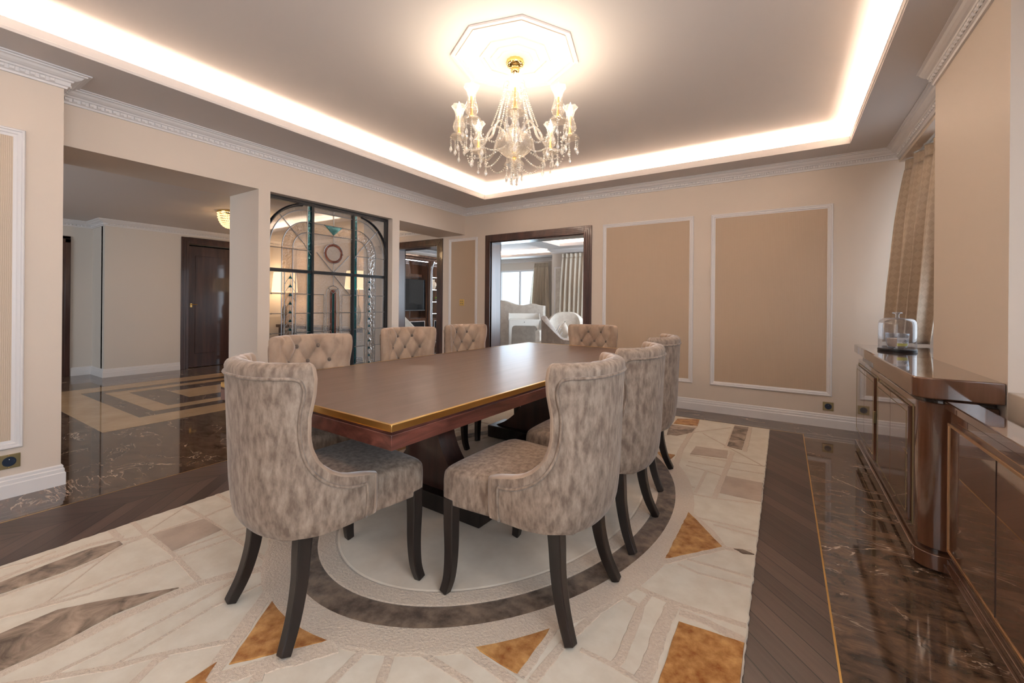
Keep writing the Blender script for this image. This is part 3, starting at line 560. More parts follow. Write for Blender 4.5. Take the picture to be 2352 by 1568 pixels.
# ---------------- dining chair ----------------
ZR=[.385,.39,.41,.44,.47,.50,.525,.54,.55,.56,.575,.595,.62,.65,.69,.73,.77,.81,.85,.89,.93,.96,.98]
YF=[(.54,.035),(.552,-.02),(.56,-.06),(.575,-.105),(.595,-.14),(.62,-.168),(.65,-.19),(.69,-.206),(.73,-.213),(.80,-.213),(.88,-.200),(.93,-.198),(.98,-.206)]
def shellW(z): return interp([(.385,.264),(.41,.272),(.45,.276),(.6,.274),(.8,.274),(.98,.278)],z)
def shellR(z): return interp([(.385,-.298),(.41,-.312),(.45,-.322),(.55,-.332),(.75,-.340),(.98,-.350)],z)
def half(z,off,K,yf):
    W_=shellW(z)-off; R=shellR(z)+off; ys=-.06; n=2.5; dense=[]
    for i in range(81):
        a=PI/2*i/80; x=W_*math.sin(a)**(2/n) if i else 0; y=ys-(ys-R)*math.cos(a)**(2/n) if i<80 else ys
        dense.append((x,y))
    # keep up to yf
    out=[dense[0]]
    for p,q in zip(dense,dense[1:]):
        if q[1]<=yf: out.append(q)
        else:
            t=(yf-p[1])/(q[1]-p[1]) if q[1]!=p[1] else 0; out.append((p[0]+(q[0]-p[0])*t,yf)); break
    else:
        if yf>ys: out+= [(W_,ys+(yf-ys)*k/8) for k in range(1,9)]
    L=[0]
    for p,q in zip(out,out[1:]): L.append(L[-1]+math.hypot(q[0]-p[0],q[1]-p[1]))
    res=[];j=0
    for k in range(K):
        s_=L[-1]*k/(K-1)
        while j<len(L)-2 and L[j+1]<s_: j+=1
        t=(s_-L[j])/max(1e-9,L[j+1]-L[j]); res.append((lerp(out[j][0],out[j+1][0],t),lerp(out[j][1],out[j+1][1],t),s_))
    return res
def outer_at(y,z):
    W_=shellW(z); R=shellR(z); ys=-.06; n=2.5
    if y>=ys: return W_
    return W_*max(0,1-((ys-y)/(ys-R))**n)**(1/n)
BTN=[]
def make_chair():
    r=empty('dining_chair')
    K=34; loops=[]
    A=.138;Bv=.19;V0=.912
    def tuft(u,z):
        # pillows between diagonal creases that meet at the buttons
        p=(u-A/2)/A; q=(z-V0)/Bv
        f=abs(math.sin(PI*(p+q)))*abs(math.sin(PI*(p-q)))
        fade=min(1,max(0,(z-.585)/.05))
        return .040*(f**.42)*fade
    zs=[.385,.39,.41,.44,.47,.50,.525,.54,.55,.56,.575,.595,.62,.65]+[.65+.0148*k for k in range(1,22)]
    for z in zs:
        yf=interp(YF,z); T=interp([(.385,.05),(.55,.055),(.7,.062),(.98,.052)],z)
        o=half(z,0,K,yf); i_=half(z,T,K,yf-.004)
        nrm=lambda pt,L_: pt
        right_o=[(x,y,z) for x,y,s_ in o]; left_o=[(-x,y,z) for x,y,s_ in o[1:]][::-1]
        outer=left_o+right_o
        # inner points moved inwards by the tuft
        def inn(sg):
            out=[]
            for k,(x,y,s_) in enumerate(i_):
                a=i_[max(k-1,0)];b_=i_[min(k+1,K-1)]; tx,ty=b_[0]-a[0],b_[1]-a[1]; L_=math.hypot(tx,ty) or 1
                nx,ny=-ty/L_,tx/L_      # points towards the sitter
                if k==0: nx,ny=0,1
                e=min(1,(i_[-1][2]-s_)/.05); d=tuft(sg*s_,z)*e*min(1,(1.0-z)/.05)
                out.append((sg*(x+nx*d),y+ny*d,z))
            return out
        ri=inn(1); li=inn(-1)
        inner=ri[::-1]+li[1:]
        xm=(o[-1][0]+i_[-1][0])/2
        rim=lambda sg:[(sg*(o[-1][0]-.002),yf+.014,z),(sg*xm,yf+.022,z),(sg*(i_[-1][0]+.004),yf+.012,z)]
        loops.append(outer+rim(1)+inner+rim(-1)[::-1])
    # rolled top: keep the loop and squeeze towards its middle line while rising
    n=len(loops[0]); top=loops[-1]
    nO=2*K-1
    def mate(i):
        if i<nO: return n-4-i+0 if 0 else None
        return None
    mid=[None]*n
    for i in range(nO):      # outer i (left->right) pairs with inner reversed
        j=nO+3+(nO-1-i)
        m=tuple((top[i][k]+top[j][k])/2 for k in range(3)); mid[i]=m; mid[j]=m
    for k in range(3): mid[nO+k]=mid[nO-1]; mid[n-1-k]=mid[0]
    for f,dz in((.08,.009),(.28,.018),(.6,.0235),(.92,.025)):
        loops.append([(lerp(t[0],m[0],f),lerp(t[1],m[1],f),t[2]+dz) for t,m in zip(top,mid)])
    sh=MB(); sh.loft(loops,cap=False)
    L=len(loops)-1; fs=[]
    for i in range(nO-1):
        j=nO+3+(nO-1-i); fs.append((L*n+i,L*n+i+1,L*n+j-1,L*n+j))
    fs.append((L*n+nO-1,L*n+nO,L*n+nO+1,L*n+nO+2,L*n+nO+3)); fs.append((L*n+n-1,L*n,L*n+n-4,L*n+n-3,L*n+n-2))
    sh.f+=fs; sh.m+=[0]*len(fs)
    sh.m=[(1 if (not isinstance(f,int) and len(f)==4 and (f[0]%n)>=nO-1 and (f[0]//n)<L) else 0) for f in sh.f]
    back=sh.build('backrest',[M['velvet'],M['velvets']],r,smooth=180)
    # buttons
    for q in range(0,4):
        z=V0-q*Bv/2
        yf=interp(YF,z); i_=half(z,interp([(.55,.055),(.7,.062),(.98,.052)],z),200,yf-.004)
        k=-4
        while k<5:
            u=A/2+A*k+(A/2 if q%2 else 0); k+=1
            if abs(u)>i_[-1][2]-.03: continue
            j=min(range(200),key=lambda t:abs(i_[t][2]-abs(u))); x,y,_=i_[j]
            bt=MB(); bt.sphere((0,0,0),.0145,10,6); 
            if BTN: o=bpy.data.objects.new('button',BTN[0]); lnk(o,back)
            else:
                o=bt.build('button',M['button'],back,smooth=180); BTN.append(o.data)
            a_=i_[max(j-1,0)];c_=i_[min(j+1,199)];tx,ty=c_[0]-a_[0],c_[1]-a_[1];l_=math.hypot(tx,ty) or 1;nx,ny=-ty/l_,tx/l_; o.location=(math.copysign(x+nx*.005,u),y+ny*.005,z)
    # piping on the outside
    path=[(.002,.388),(.002,.505),(-.015,.517),(-.06,.524),(-.11,.542),(-.155,.568),(-.195,.61),(-.222,.665),(-.236,.74),(-.236,.81),(-.226,.88),(-.230,.91),(-.240,.928),(-.262,.936)]
    P=[];sp=spline([(0,a,b_) for a,b_ in path],5)
    for p in sp: P.append((outer_at(p.y,p.z)+.002,p.y,p.z))
    zt=.937; hh=half(zt,-.002,60,-.262); P+= [(x,y,zt) for x,y,s_ in hh[::-1]][1:]
    Lp=[(-x,y,z) for x,y,z in P][::-1][1:]
    pp=MB(); pp.tube(P+Lp,.0058,6); pp.build('piping',M['velvet'],back,smooth=180)
    # seat cushion
    def outline(s_,z,front=.318,wf=.266,wr=.225,yr=-.285):
        pts=[(wr-.06,yr),(wr-.02,-.24),(wr,-.12),(wf-.022,.03),(wf-.014,.12),(wf,.26),(wf-.008,.295),(wf-.035,front-.006),(.16,front+.004),(0,front+.008)]
        full=pts+[(-x,y) for x,y in pts[:-1]][::-1]
        return [(x*s_,.03+(y-.03)*s_,z) for x,y in full]
    st=MB(); st.loft([outline(.965,.372),outline(.992,.376),outline(1,.39),outline(1.003,.44),outline(1.0,.485),outline(.985,.503),outline(.95,.512),outline(.85,.520),outline(.6,.527),outline(.25,.530)])
    st.build('seat',M['velvet'],r,sub=1)
    # legs
    def leg(pts,sz): 
        m=MB(); P_=spline(pts,5); k=len(P_); m.tube(P_,[lerp(sz[0],sz[1],i/(k-1)) for i in range(k)],4,sq=True); return m.build('leg',M['darkwood'],r,bevel=.004,smooth=40)
    for s_ in(-1,1):
        leg([(s_*.238,.262,.40),(s_*.240,.262,.30),(s_*.243,.258,.18),(s_*.250,.262,.08),(s_*.262,.276,.018)],(.026,.0175))
        leg([(s_*.175,-.185,.42),(s_*.178,-.195,.32),(s_*.185,-.205,.22),(s_*.198,-.232,.11),(s_*.216,-.272,.018)],(.027,.018))
    return r
chair=make_chair()
GR='velvet dining chairs around the table'
CH=[ # x, y, heading (deg, direction the sitter faces), label
 (-1.585,1.075,86.,'velvet dining chair at the near end of the table, back to the viewer'),
 (-.872,1.575,178,'taupe velvet dining chair nearest the viewer on the right side of the table'),
 (-.862,2.225,180,'middle of the three velvet dining chairs on the right side of the table'),
 (-.930,2.975,184,'farthest of the three velvet chairs on the right side of the table'),
 (-1.625,3.905,275,'buttoned velvet dining chair at the far end of the table'),
 (-2.30,1.56,-9,'nearest of the three buttoned chairs on the left side, before the stained glass'),
 (-2.47,2.52,-15,'middle of the three buttoned chairs on the left side of the table'),
 (-2.42,3.24,-12,'buttoned chair farthest along the left side of the table, below the switch plate'),
]
for i,(x,y,h,lb) in enumerate(CH):
    o=chair if i==0 else copy_tree(chair)
    o.location=(x,y,.002 if 0 else 0); o.rotation_euler=(0,0,math.radians(h-90)); tag(o,lb,'chair',GR)
    o.location.z=.0072
# ---------------- dining table ----------------
t=empty('dining_table',(-1.765,2.562,0),math.radians(-2.),'large rectangular dining table with dark red-brown veneer top and gold edge band, on the rug','table')
hw,hl=.677,1.517
MB().box(-hw+.003,hw-.003,-hl+.003,hl-.003,.752,.775).build('tabletop',M['tabletop'],t,bevel=.001)
b=MB(); ring(b,-hw,hw,-hl,hl,-hw+.012,hw-.012,-hl+.012,hl-.012,.7505,.7762); b.build('gold_band',M['brass'],t,bevel=.0015)
b=MB(); b.box(-hw+.012,hw-.012,-hl+.012,hl-.012,.738,.751); b.box(-hw,hw,-hl,hl,.686,.740); b.build('apron',M['apron'],t,bevel=.0015)
def pedestal(y0,y1):
    pr=[(.42,.12),(.33,.16),(.245,.22),(.175,.29),(.125,.37),(.10,.45),(.11,.52),(.14,.59),(.19,.65),(.26,.687)]
    sp=[(p.x,p.z) for p in spline([(a,0,b_) for a,b_ in pr],4)]
    m=MB(); poly=sp+[(-a,b_) for a,b_ in sp][::-1]
    n=len(sp); 
    for i in range(n-1):
        m.loft([[(sp[i][0],y0,sp[i][1]),(-sp[i][0],y0,sp[i][1]),(-sp[i][0],y1,sp[i][1]),(sp[i][0],y1,sp[i][1])],[(sp[i+1][0],y0,sp[i+1][1]),(-sp[i+1][0],y0,sp[i+1][1]),(-sp[i+1][0],y1,sp[i+1][1]),(sp[i+1][0],y1,sp[i+1][1])]],cap=(i in(0,n-2)))
    m.build('pedestal',M['mahog'],t,smooth=30)
    MB().box(-.46,.46,y0-.06,y1+.06,.0245,.125).build('foot',M['darkwood'],t,bevel=.006)
pedestal(-.70,-.56); pedestal(.56,.70)
MB().box(-.07,.07,-.50,.50,.045,.115).build('stretcher',M['darkwood'],t,bevel=.004)
# ---------------- sideboards on the right ----------------
def rounded_front(x0,x1,y0,y1,r,n=8):
    # plan polygon, rounded at the corner (x0,y0) nearest the viewer
    pts=[(x1,y0)]
    for i in range(n+1):
        a=-PI/2-PI/2*i/n; pts.append((x0+r+r*math.cos(a),y0+r+r*math.sin(a)))
    return pts+[(x0,y1),(x1,y1)]
sb=empty('sideboard',(.65,3.65,0),0,'tall glossy brown sideboard with inlaid brass lines, carrying the candle','sideboard')
def L(mb,name,m,p,**k):
    o=mb.build(name,m,p,**k); 
    if p.parent is None: o.location=(-p.location.x,-p.location.y,-p.location.z)
    return o
b=MB(); b.prism(rounded_front(.532,.785,2.665,3.665,.085),.10,.765); b.box(.535,.785,3.665,4.60,.10,.765); L(b,'body',M['lacq'],sb,bevel=.004,smooth=35)
b=MB(); b.prism(rounded_front(.56,.785,2.70,3.66,.07),.765,.800); b.box(.56,.785,3.66,4.58,.765,.82); L(b,'recess_band',M['lacqd'],sb,smooth=35)  # recess coloured dark to stand for the shade under the worktop
b=MB(); b.prism(rounded_front(.515,.785,2.645,4.60,.09),.015,.085); L(b,'plinth',M['lacq'],sb,bevel=.003,smooth=35)
b=MB(); b.prism(rounded_front(.54,.785,2.68,4.60,.07),.085,.10); b.box(.56,.785,2.75,4.5,.0,.015); L(b,'shadow_gap',M['lacqd'],sb,smooth=35)  # slot above the plinth coloured dark, its shade put into the lacquer
def doorpair(p,xf,y0,y1,z0,z1,handle):
    for k in range(2):
        a=y0+(y1-y0)*k/2+.002; c=y0+(y1-y0)*(k+1)/2-.002
        d=L(MB().box(xf-.018,xf+.01,a,c,z0,z1),'door',M['lacq'],p,bevel=.002)
        fr=MB(); w=.003; zz0,zz1=z0+.03,z1-.03
        ya,yc=(a+.028,c) if k==0 else (a,c-.028)
        fr.box(xf-.0195,xf-.017,ya,yc,zz0,zz0+w); fr.box(xf-.0195,xf-.017,ya,yc,zz1-w,zz1)
        if k==0: fr.box(xf-.0195,xf-.017,ya,ya+w,zz0,zz1)
        else: fr.box(xf-.0195,xf-.017,yc-w,yc,zz0,zz1)
        o=fr.build('brass_line',M['brassd'],d)
    fr=MB(); w=.004; g_=.008
    fr.box(xf-.004,xf+.002,y0-g_-w,y0-g_,z0-g_-w,z1+g_+w); fr.box(xf-.004,xf+.002,y1+g_,y1+g_+w,z0-g_-w,z1+g_+w); fr.box(xf-.004,xf+.002,y0-g_,y1+g_,z0-g_-w,z0-g_); fr.box(xf-.004,xf+.002,y0-g_,y1+g_,z1+g_,z1+g_+w)
    L(fr,'door_surround',M['brassd'],p)
    if handle:
        h=MB(); h.box(xf-.022,xf-.006,y0-.022,y0-.010,.42,.50); L(h,'handle',M['brassd'],p,bevel=.002)
doorpair(sb,.532,2.79,3.60,.165,.72,False)
doorpair(sb,.535,3.74,4.56,.165,.72,True)
b=MB(); b.prism(rounded_front(.502,.788,2.615,3.668,.07),.790,.884); b.prism([(.508,3.668),(.788,3.668),(1.258,3.668),(1.258,4.62),(.508,4.62)],.817,.8838)
wt=b.build('worktop',M['lacq'],sb,bevel=.006,smooth=35); wt.location=(-.65,-3.65,0)
# the low console nearest the viewer
s2=empty('low_sideboard',(.66,1.6,0),0,'lower glossy brown sideboard with brass-framed doors, at the right edge of the picture','sideboard')
L(MB().box(.618,.70,.2,2.60,.10,.748),'body',M['lacq'],s2,bevel=.003)
L(MB().box(.600,.700,.2,2.605,.755,.790).box(.63,.70,.2,2.60,.748,.755),'top',M['lacq'],s2,bevel=.004)
L(MB().box(.600,.70,.2,2.605,.015,.075).box(.61,.70,.2,2.60,.075,.10).box(.63,.69,.25,2.55,0,.015),'plinth',M['lacq'],s2,bevel=.003)
def frdoor(y0,y1):
    d=L(MB().box(.604,.62,y0,y1,.15,.703),'door',M['lacq'],s2,bevel=.002)
    f=MB(); w=.0095
    f.box(.600,.606,y0,y1,.15,.15+w);f.box(.600,.606,y0,y1,.703-w,.703);f.box(.600,.606,y0,y0+w,.15+w,.703-w);f.box(.600,.606,y1-w,y1,.15+w,.703-w)
    f.build('brass_frame',M['tanbrass'],d,bevel=.001)
frdoor(1.42,2.565); frdoor(.25,1.40)
L(MB().box(.6022,.6042,2.075,2.079,.165,.69),'door_split',M['lacqd'],s2)
# ---------------- candle under a glass cloche ----------------
cx,cy=.690,4.075; Z=.884
c=empty('candle_cloche',(cx,cy,Z),0,'glass cloche with knob covering a scented candle on the sideboard','candle')
MB().lathe([(0,0),(.139,0),(.141,.004),(.141,.016),(.136,.020),(0,.020)],48).build('base_tray',M['black'],c,smooth=35)
pr=[(.136,.021),(.1365,.10),(.136,.19),(.132,.212),(.120,.228),(.10,.236),(.03,.239),(.015,.241),(.0125,.250),(.0125,.262),(.022,.268),(.036,.271),(.0385,.275),(.034,.279),(.0,.281)]
MB().lathe(pr,56).build('glass_dome',M['dome'],c,smooth=60)
cand=MB(); pr=[(0,.022),(.062,.022),(.072,.03),(.082,.075),(.087,.128),(.084,.128),(.079,.075),(.069,.034),(0,.030)]
cj=cand.lathe(pr,40).build('candle_jar',M['dome'],c,smooth=60)
MB().lathe([(0,.032),(.066,.033),(.075,.07),(.0765,.092),(0,.092)],36).build('wax',M['wax'],cj,smooth=40)
lb=MB(); vs=[];a0=-1.75;a1=-.55
for i in range(17):
    a=lerp(a0,a1,i/16)
    for z,r in((.040,.0745),(.060,.0795),(.100,.0848)): vs.append((r*math.cos(a),r*math.sin(a),z))
for i in range(16):
    lb.add([vs[i*3],vs[i*3+3],vs[i*3+4],vs[i*3+1]],[(0,1,2,3)],1); lb.add([vs[i*3+1],vs[i*3+4],vs[i*3+5],vs[i*3+2]],[(0,1,2,3)],0)
lb.build('label',[M['paperlab'],M['yellow']],cj,smooth=60)
pm=MB()
for k,(a,z,l) in enumerate([(-.95,.062,.02),(-.85,.066,.018),(-1.1,.058,.02),(-.78,.072,.016),(-.9,.078,.014)]):
    r=.0853; pm.tube([(r*math.cos(a),r*math.sin(a),z),(r*math.cos(a-.12),r*math.sin(a-.12),z+l*.4),(r*math.cos(a-.25),r*math.sin(a-.25),z+l*.6)],.0012,5)
pm.build('palm_print',M['navy'],cj)
c.scale=(.77,.77,1)
# ---------------- curtains ----------------
def curtain(name,P0,P1,Q0,Q1,z1,z0,folds,amp,mt,label,nx=120,nz=34,thick=.004,phase=0,pinch=True):
    # top edge P0->P1 at z1, bottom edge Q0->Q1 at z0
    r=empty(name,(0,0,0),0,label,'curtain')
    def gen(za,zb,ampf,nzz):
        vs=[];fs=[]; uv=[]
        for j in range(nzz+1):
            v=j/nzz; z=lerp(za,zb,v); w=(z1-z)/(z1-z0)
            A=Vector(P0).lerp(Vector(Q0),w**.8); B=Vector(P1).lerp(Vector(Q1),w**1.3); t=(B-A).normalized(); nn=Vector((t.y,-t.x))
            for i in range(nx+1):
                u=i/nx; ph=2*PI*folds*u+phase+.5*math.sin(3*u*PI+w*1.5)
                a=ampf(w)*(math.sin(ph)+.25*math.sin(2*ph+1+w))
                p=A.lerp(B,u)+nn*a+t*(ampf(w)*.35*math.cos(ph)); vs.append((p.x,p.y,z)); uv.append((u*2.2,w*2.4))
        for j in range(nzz):
            for i in range(nx): fs.append((j*(nx+1)+i,j*(nx+1)+i+1,(j+1)*(nx+1)+i+1,(j+1)*(nx+1)+i))
        return vs,fs,uv
    def mk(nm,za,zb,ampf,nzz,parent):
        vs,fs,uv=gen(za,zb,ampf,nzz); me=bpy.data.meshes.new(nm); me.from_pydata(vs,[],fs); me.materials.append(mt)
        l=me.uv_layers.new(name='UVMap')
        for pl in me.polygons:
            for li in pl.loop_indices: l.data[li].uv=uv[me.loops[li].vertex_index]
        me.polygons.foreach_set('use_smooth',[True]*len(me.polygons))
        o=bpy.data.objects.new(nm,me); lnk(o,parent); s=o.modifiers.new('t','SOLIDIFY'); s.thickness=thick; return o
    mk('drape',z1-.10,z0,lambda w:amp*min(1,.45+w*1.6),nz,r)
    mk('pleated_heading',z1,z1-.10,lambda w:amp*.75*abs(1-w*(z1-z0)/.10*.45),6,r)
    return r
curtain('window_curtain',(.955,5.21),(1.04,4.45),(.735,4.88),(.975,4.70),2.535,.90,4,.05,M['curtain'],'patterned beige curtain with diamond motif hanging by the window beside the back wall')
rl=MB(); rl.box(1.0,1.03,3.7,5.25,2.54,2.56); tag(rl.build('curtain_rail',M['winwhite'],bevel=.003),'white curtain rail under the ceiling above the patterned beige curtain','curtain rail')
curtain('living_room_curtain',(-6.72,11.88),(-6.22,11.84),(-6.95,11.78),(-6.12,11.80),2.50,.03,6,.05,M['curtainc'],'cream curtain right of the far living room window, seen through the doorway')
curtain('living_room_curtain',(-4.95,10.20),(-4.0,10.20),(-5.02,10.14),(-4.0,10.12),2.53,.03,8,.06,M['curtainc'],'nearer cream curtain at the right side of the doorway view, beside the damask panel')
# ---------------- stained glass screen ----------------
X=-4.35; YC=3.01
sg=empty('stained_glass_screen',(X,YC,0),0,'black-framed stained glass screen with arches, teal bars and a red ring','stained glass')
def P3(dy,z,dx=0): return (dx,dy,z)
fb=MB()
def bar(y0,y1,z0,z1,m=fb,d=.022): m.box(-d,d,y0,y1,z0,z1)
zT=2.275; zB=.305; zm=1.527
for a,b_ in((-.785,-.745),(.745,.78)): bar(a,b_,zB,zT)
for s_ in(-1,1): bar(s_*.2625-.014,s_*.2625+.014,zB,zT-.03)
bar(-.745,.745,zT-.035,zT); bar(-.745,.745,zB,zB+.04); bar(-.745,.745,zm-.017,zm+.017)
for s_ in(-1,1):
    pts=[(0,s_*(.30+.475*math.sin(a)),1.77+.475*math.cos(a)) for a in [PI/2*i/20 for i in range(2,21)]]
    for w,dx in((.016,0),(.008,.018)): fb.tube([(dx,p[1],p[2]) for p in pts],w,6)
    for dx in(.022,): fb.tube([(dx,s_*.2625,zB),(dx,s_*.2625,zT-.03)],.006,6); fb.tube([(dx,s_*.752,zB),(dx,s_*.752,zT-.03)],.006,6)
fb.tube([(.022,-.745,zm),(.022,.745,zm)],.006,6); fb.tube([(.022,-.745,zT-.022),(.022,.745,zT-.022)],.006,6)
fb.build('frame',M['black'],sg,smooth=40)
# panes: each coloured group of glass lies edge to edge in one sheet
def arcpts(r,z_=1.77,y_=.30,s_=1,n=18,a0=0,a1=PI/2): return [(s_*(y_+r*math.sin(lerp(a0,a1,i/n))),z_+r*math.cos(lerp(a0,a1,i/n))) for i in range(n+1)]
def pane(nm,polys,m,dx=0):
    mb=MB()
    for pl in polys: mb.prismX(pl,dx-.0025,dx+.0025)
    return mb.build(nm,M[m],sg)
RI=(.42,.295,.18)
def band(r1,r0,s_,ylo=.305): # band between two arches, with straight legs
    o=[(s_*ylo,1.77+r1)]+arcpts(r1,s_=s_)+[(s_*(.30+r1),zB+.04)]; i=[(s_*ylo,1.77+r0)]+arcpts(r0,s_=s_)+[(s_*(.30+r0),zB+.04)]
    return [[o[k],o[k+1],i[k+1],i[k]] for k in range(len(o)-1)]
P_=[]
for s_ in(-1,1): P_+=band(.475,.42,s_)
pane('bubbled_border',P_+[[(-.245,2.19),(.245,2.19),(.245,2.24),(-.245,2.24)]],'gbubble')
P_=[]
for s_ in(-1,1): P_+=band(.42,.295,s_)
pane('clear_arch',P_+[[(-.245,2.065),(.245,2.065),(.245,2.19),(-.245,2.19)]],'glass')
P_=[]
for s_ in(-1,1): P_+=band(.295,.18,s_)
pane('smoky_arch',P_+[[(-.245,1.95),(.245,1.95),(.245,2.065),(-.245,2.065)]],'gsmoke')
P_=[]
for s_ in(-1,1):
    P_+=[[(s_*.305,1.77),(s_*.48,1.77),(s_*.48,zB+.04),(s_*.305,zB+.04)]]; ap=[(s_*.305,1.77)]+[(s_*.305,1.95)]+arcpts(.18,s_=s_); P_+=[ap]
pane('textured_field',P_,'gbubble')
pane('textured_centre',[[(-.245,zB+.04),(.245,zB+.04),(.245,1.95),(-.245,1.95)]],'gbubble',-.004)
for s_ in(-1,1): pane('spandrel',[[(s_*.305,2.24),(s_*.745,2.24),(s_*.745,1.80)]+arcpts(.475,s_=s_)[::-1][1:-1]],'glass')
pane('teal_bar',[[(s_*.2765,zB+.04),(s_*.316,zB+.04),(s_*.316,2.235),(s_*.2765,2.235)] for s_ in(-1,1)],'gteal',.004)
pane('teal_triangle',[[(-.112,2.062),(.112,2.062),(0,1.962)]],'gteal',.006)
rg=[(.12*math.cos(2*PI*i/40),1.755+.112*math.sin(2*PI*i/40)) for i in range(40)]; ri=[(y*.74,1.755+(z-1.755)*.74) for y,z in rg]
pane('red_ring',[[rg[i],rg[(i+1)%40],ri[(i+1)%40],ri[i]] for i in range(40)],'grust',.006)
pane('sparkling_disc',[ri],'gbubble',.006)
for s_ in(-1,1):
    pane('red_strip',[[(s_*.017,.36),(s_*.037,.36),(s_*.037,1.30),(s_*.017,1.30)]],'grust',.006)
    pane('beaded_strip',[[(s_*.084,.36),(s_*.118,.36),(s_*.118,1.285),(s_*.084,1.285)]],'gbubble',.006)
pane('teal_strip',[[(-.013,.36),(.013,.36),(.013,1.30),(-.013,1.30)]],'gteal',.006)
pane('red_cap',[[(-.037,1.30),(.037,1.30),(.026,1.335),(0,1.345),(-.026,1.335)]],'grust',.006)
ld=MB(); sd=MB()
def lead(pts,r=.0044): ld.tube([(.006,y,z) for y,z in pts],r,5)
def dot(y,z,r=.0085): sd.bead((.010,y,z),r)
for s_ in(-1,1):
    for r in RI: lead([(s_*.267,1.77+r)]+arcpts(r,s_=s_)+[(s_*(.30+r),zB+.04)]); dot(s_*.30,1.77+r); dot(s_*(.30+r),1.76)
    lead([(s_*.316,zB+.04),(s_*.316,2.235)]); 
    lead([(s_*.267,1.70),(s_*.36,1.83),(s_*.62,2.10)])
    for q in((.36,1.83),(.43,1.90),(.51,1.98),(.60,2.07)): dot(s_*q[0],q[1])
    lead([(s_*.267,1.755),(s_*.745,1.755)])
    for z in(1.285,1.08,.877,.67,.46): 
        lead([(s_*.267,z),(s_*.445,z)]); lead([(s_*.565,z),(s_*.745,z)])
        for y in(.305,.445,.565,.70): dot(s_*y,z)
    for y in(.445,.565): lead([(s_*y,zB+.04),(s_*y,1.51)])
    for k in range(13):
        z=1.473-.0905*k; yc=s_*.503
        lead([(yc-.060,z-.085),(yc,z+.002),(yc+.060,z-.085)],.0024)
        for q in((0,.006),(-.018,-.030),(.018,-.030),(-.058,-.083),(.058,-.083)): dot(yc+q[0],z+q[1],.0052)
    lead([(s_*.503,.35),(s_*.503,1.50)],.0022)
    lead([(s_*.21,1.75),(0,1.535)]); lead([(0,1.51),(s_*.24,1.27)]) if s_>0 else None
    for y in(.015,.039,.055,.083,.118): lead([(s_*y,.36),(s_*y,1.285 if y>.04 else 1.30)],.0022)
    lead([(s_*.118,1.285),(s_*.245,1.285)])
    lead([(s_*.118,1.08),(s_*.245,1.08)]); lead([(s_*.118,.877),(s_*.245,.877)])
    for y in(.039,.083,.118):
        for z in(1.08,.877,.67): dot(s_*y,z)
for z in(2.19,2.065,1.95): lead([(-.245,z),(.245,z)])
lead([(0,2.23),(0,2.062)]); lead([(0,1.962),(0,1.87)]); lead([(0,1.64),(0,1.39)])
for q in((0,2.19),(0,2.064),(0,1.96),(0,1.87),(0,1.64),(-.12,1.755),(.12,1.755),(.118,2.064),(-.118,2.064),(0,1.39)): dot(*q)
lead(rg+[rg[0]]); lead(ri+[ri[0]],.0024)
lead([(-.083,1.27)]+[(-.083*math.cos(PI*i/12),1.30+.088*math.sin(PI*i/12)) for i in range(13)]+[(.083,1.27)])
lead([(-.055*math.cos(PI*i/12),1.30+.055*math.sin(PI*i/12)) for i in range(13)])
for s_ in(-1,1): lead([(0,1.30),(s_*.06,1.36)]); dot(s_*.06,1.36); dot(s_*.02,1.31)
lead([(-.118,1.08),(.118,1.08)],.0022); lead([(-.118,.877),(.118,.877)],.0022)
pane('teal_leaf',[[(s_*.503-.019,1.473-.0905*k-.030),(s_*.503+.019,1.473-.0905*k-.030),(s_*.503,1.473-.0905*k+.002)] for k in range(13) for s_ in(-1,1)],'gteal',.006)
ld.build('lead_line',M['lead'],sg,smooth=60); sd.build('solder_dot',M['solder'],sg)
b=MB(); b.box(-4.811,-4.262,2.246,3.788,.18,.302); b.box(-5.01,-4.811,2.147,3.78,.18,.302); tag(b.build('ledge_bench',M['mahog'],bevel=.004),'dark wood ledge below the stained glass screen, jutting into the hall','bench')
# ---------------- chandelier ----------------
CX,CY=RC
ch=empty('chandelier',(CX,CY,0),0,'crystal chandelier with eight candle arms and gold canopy hanging from the ceiling rose','chandelier')
MB().lathe([(0,2.842),(.056,2.840),(.060,2.828),(.058,2.812),(.044,2.800),(.026,2.794),(.024,2.786),(.030,2.776),(.028,2.764),(.016,2.755),(.006,2.750),(0,2.749)],32,scal=lambda t,a:1+.05*math.cos(12*a)*(1 if t<.45 else 0)).build('canopy',M['gold'],ch,smooth=60)
b=MB()
for k in range(3):
    z=2.742-k*.022; a=k%2*PI/2
    b.tube([(.010*math.cos(q)*math.cos(a),.010*math.cos(q)*math.sin(a),z+.015*math.sin(q)) for q in [2*PI*i/12 for i in range(13)]],.0028,5)
b.build('chain',M['gold'],ch,smooth=60)
# crown of glass hooks
b=MB()
for k in range(8):
    a=2*PI*k/8; b.tube([(math.cos(a)*r,math.sin(a)*r,z) for r,z in [(.005,2.655),(.02,2.68),(.045,2.700),(.068,2.690),(.078,2.665),(.074,2.640)]],.004,6)
b.build('glass_crown',M['shade'],ch,smooth=60)
MB().lathe([(0,2.70),(.012,2.695),(.010,2.66),(.022,2.64),(.030,2.615),(.014,2.60),(.012,2.57),(.026,2.54),(.034,2.50),(.028,2.45),(.014,2.43),(.024,2.41),(.040,2.385),(.024,2.36),(.020,2.34)],20,scal=lambda t,a:1+.06*math.cos(8*a)).build('stem',M['shade'],ch,smooth=60)
MB().lathe([(.020,2.34),(.090,2.335),(.118,2.300),(.122,2.270),(.105,2.235),(.070,2.205),(.030,2.192),(.012,2.185)],32,scal=lambda t,a:1+.045*math.cos(16*a)).build('centre_bowl',M['shade'],ch,smooth=60)
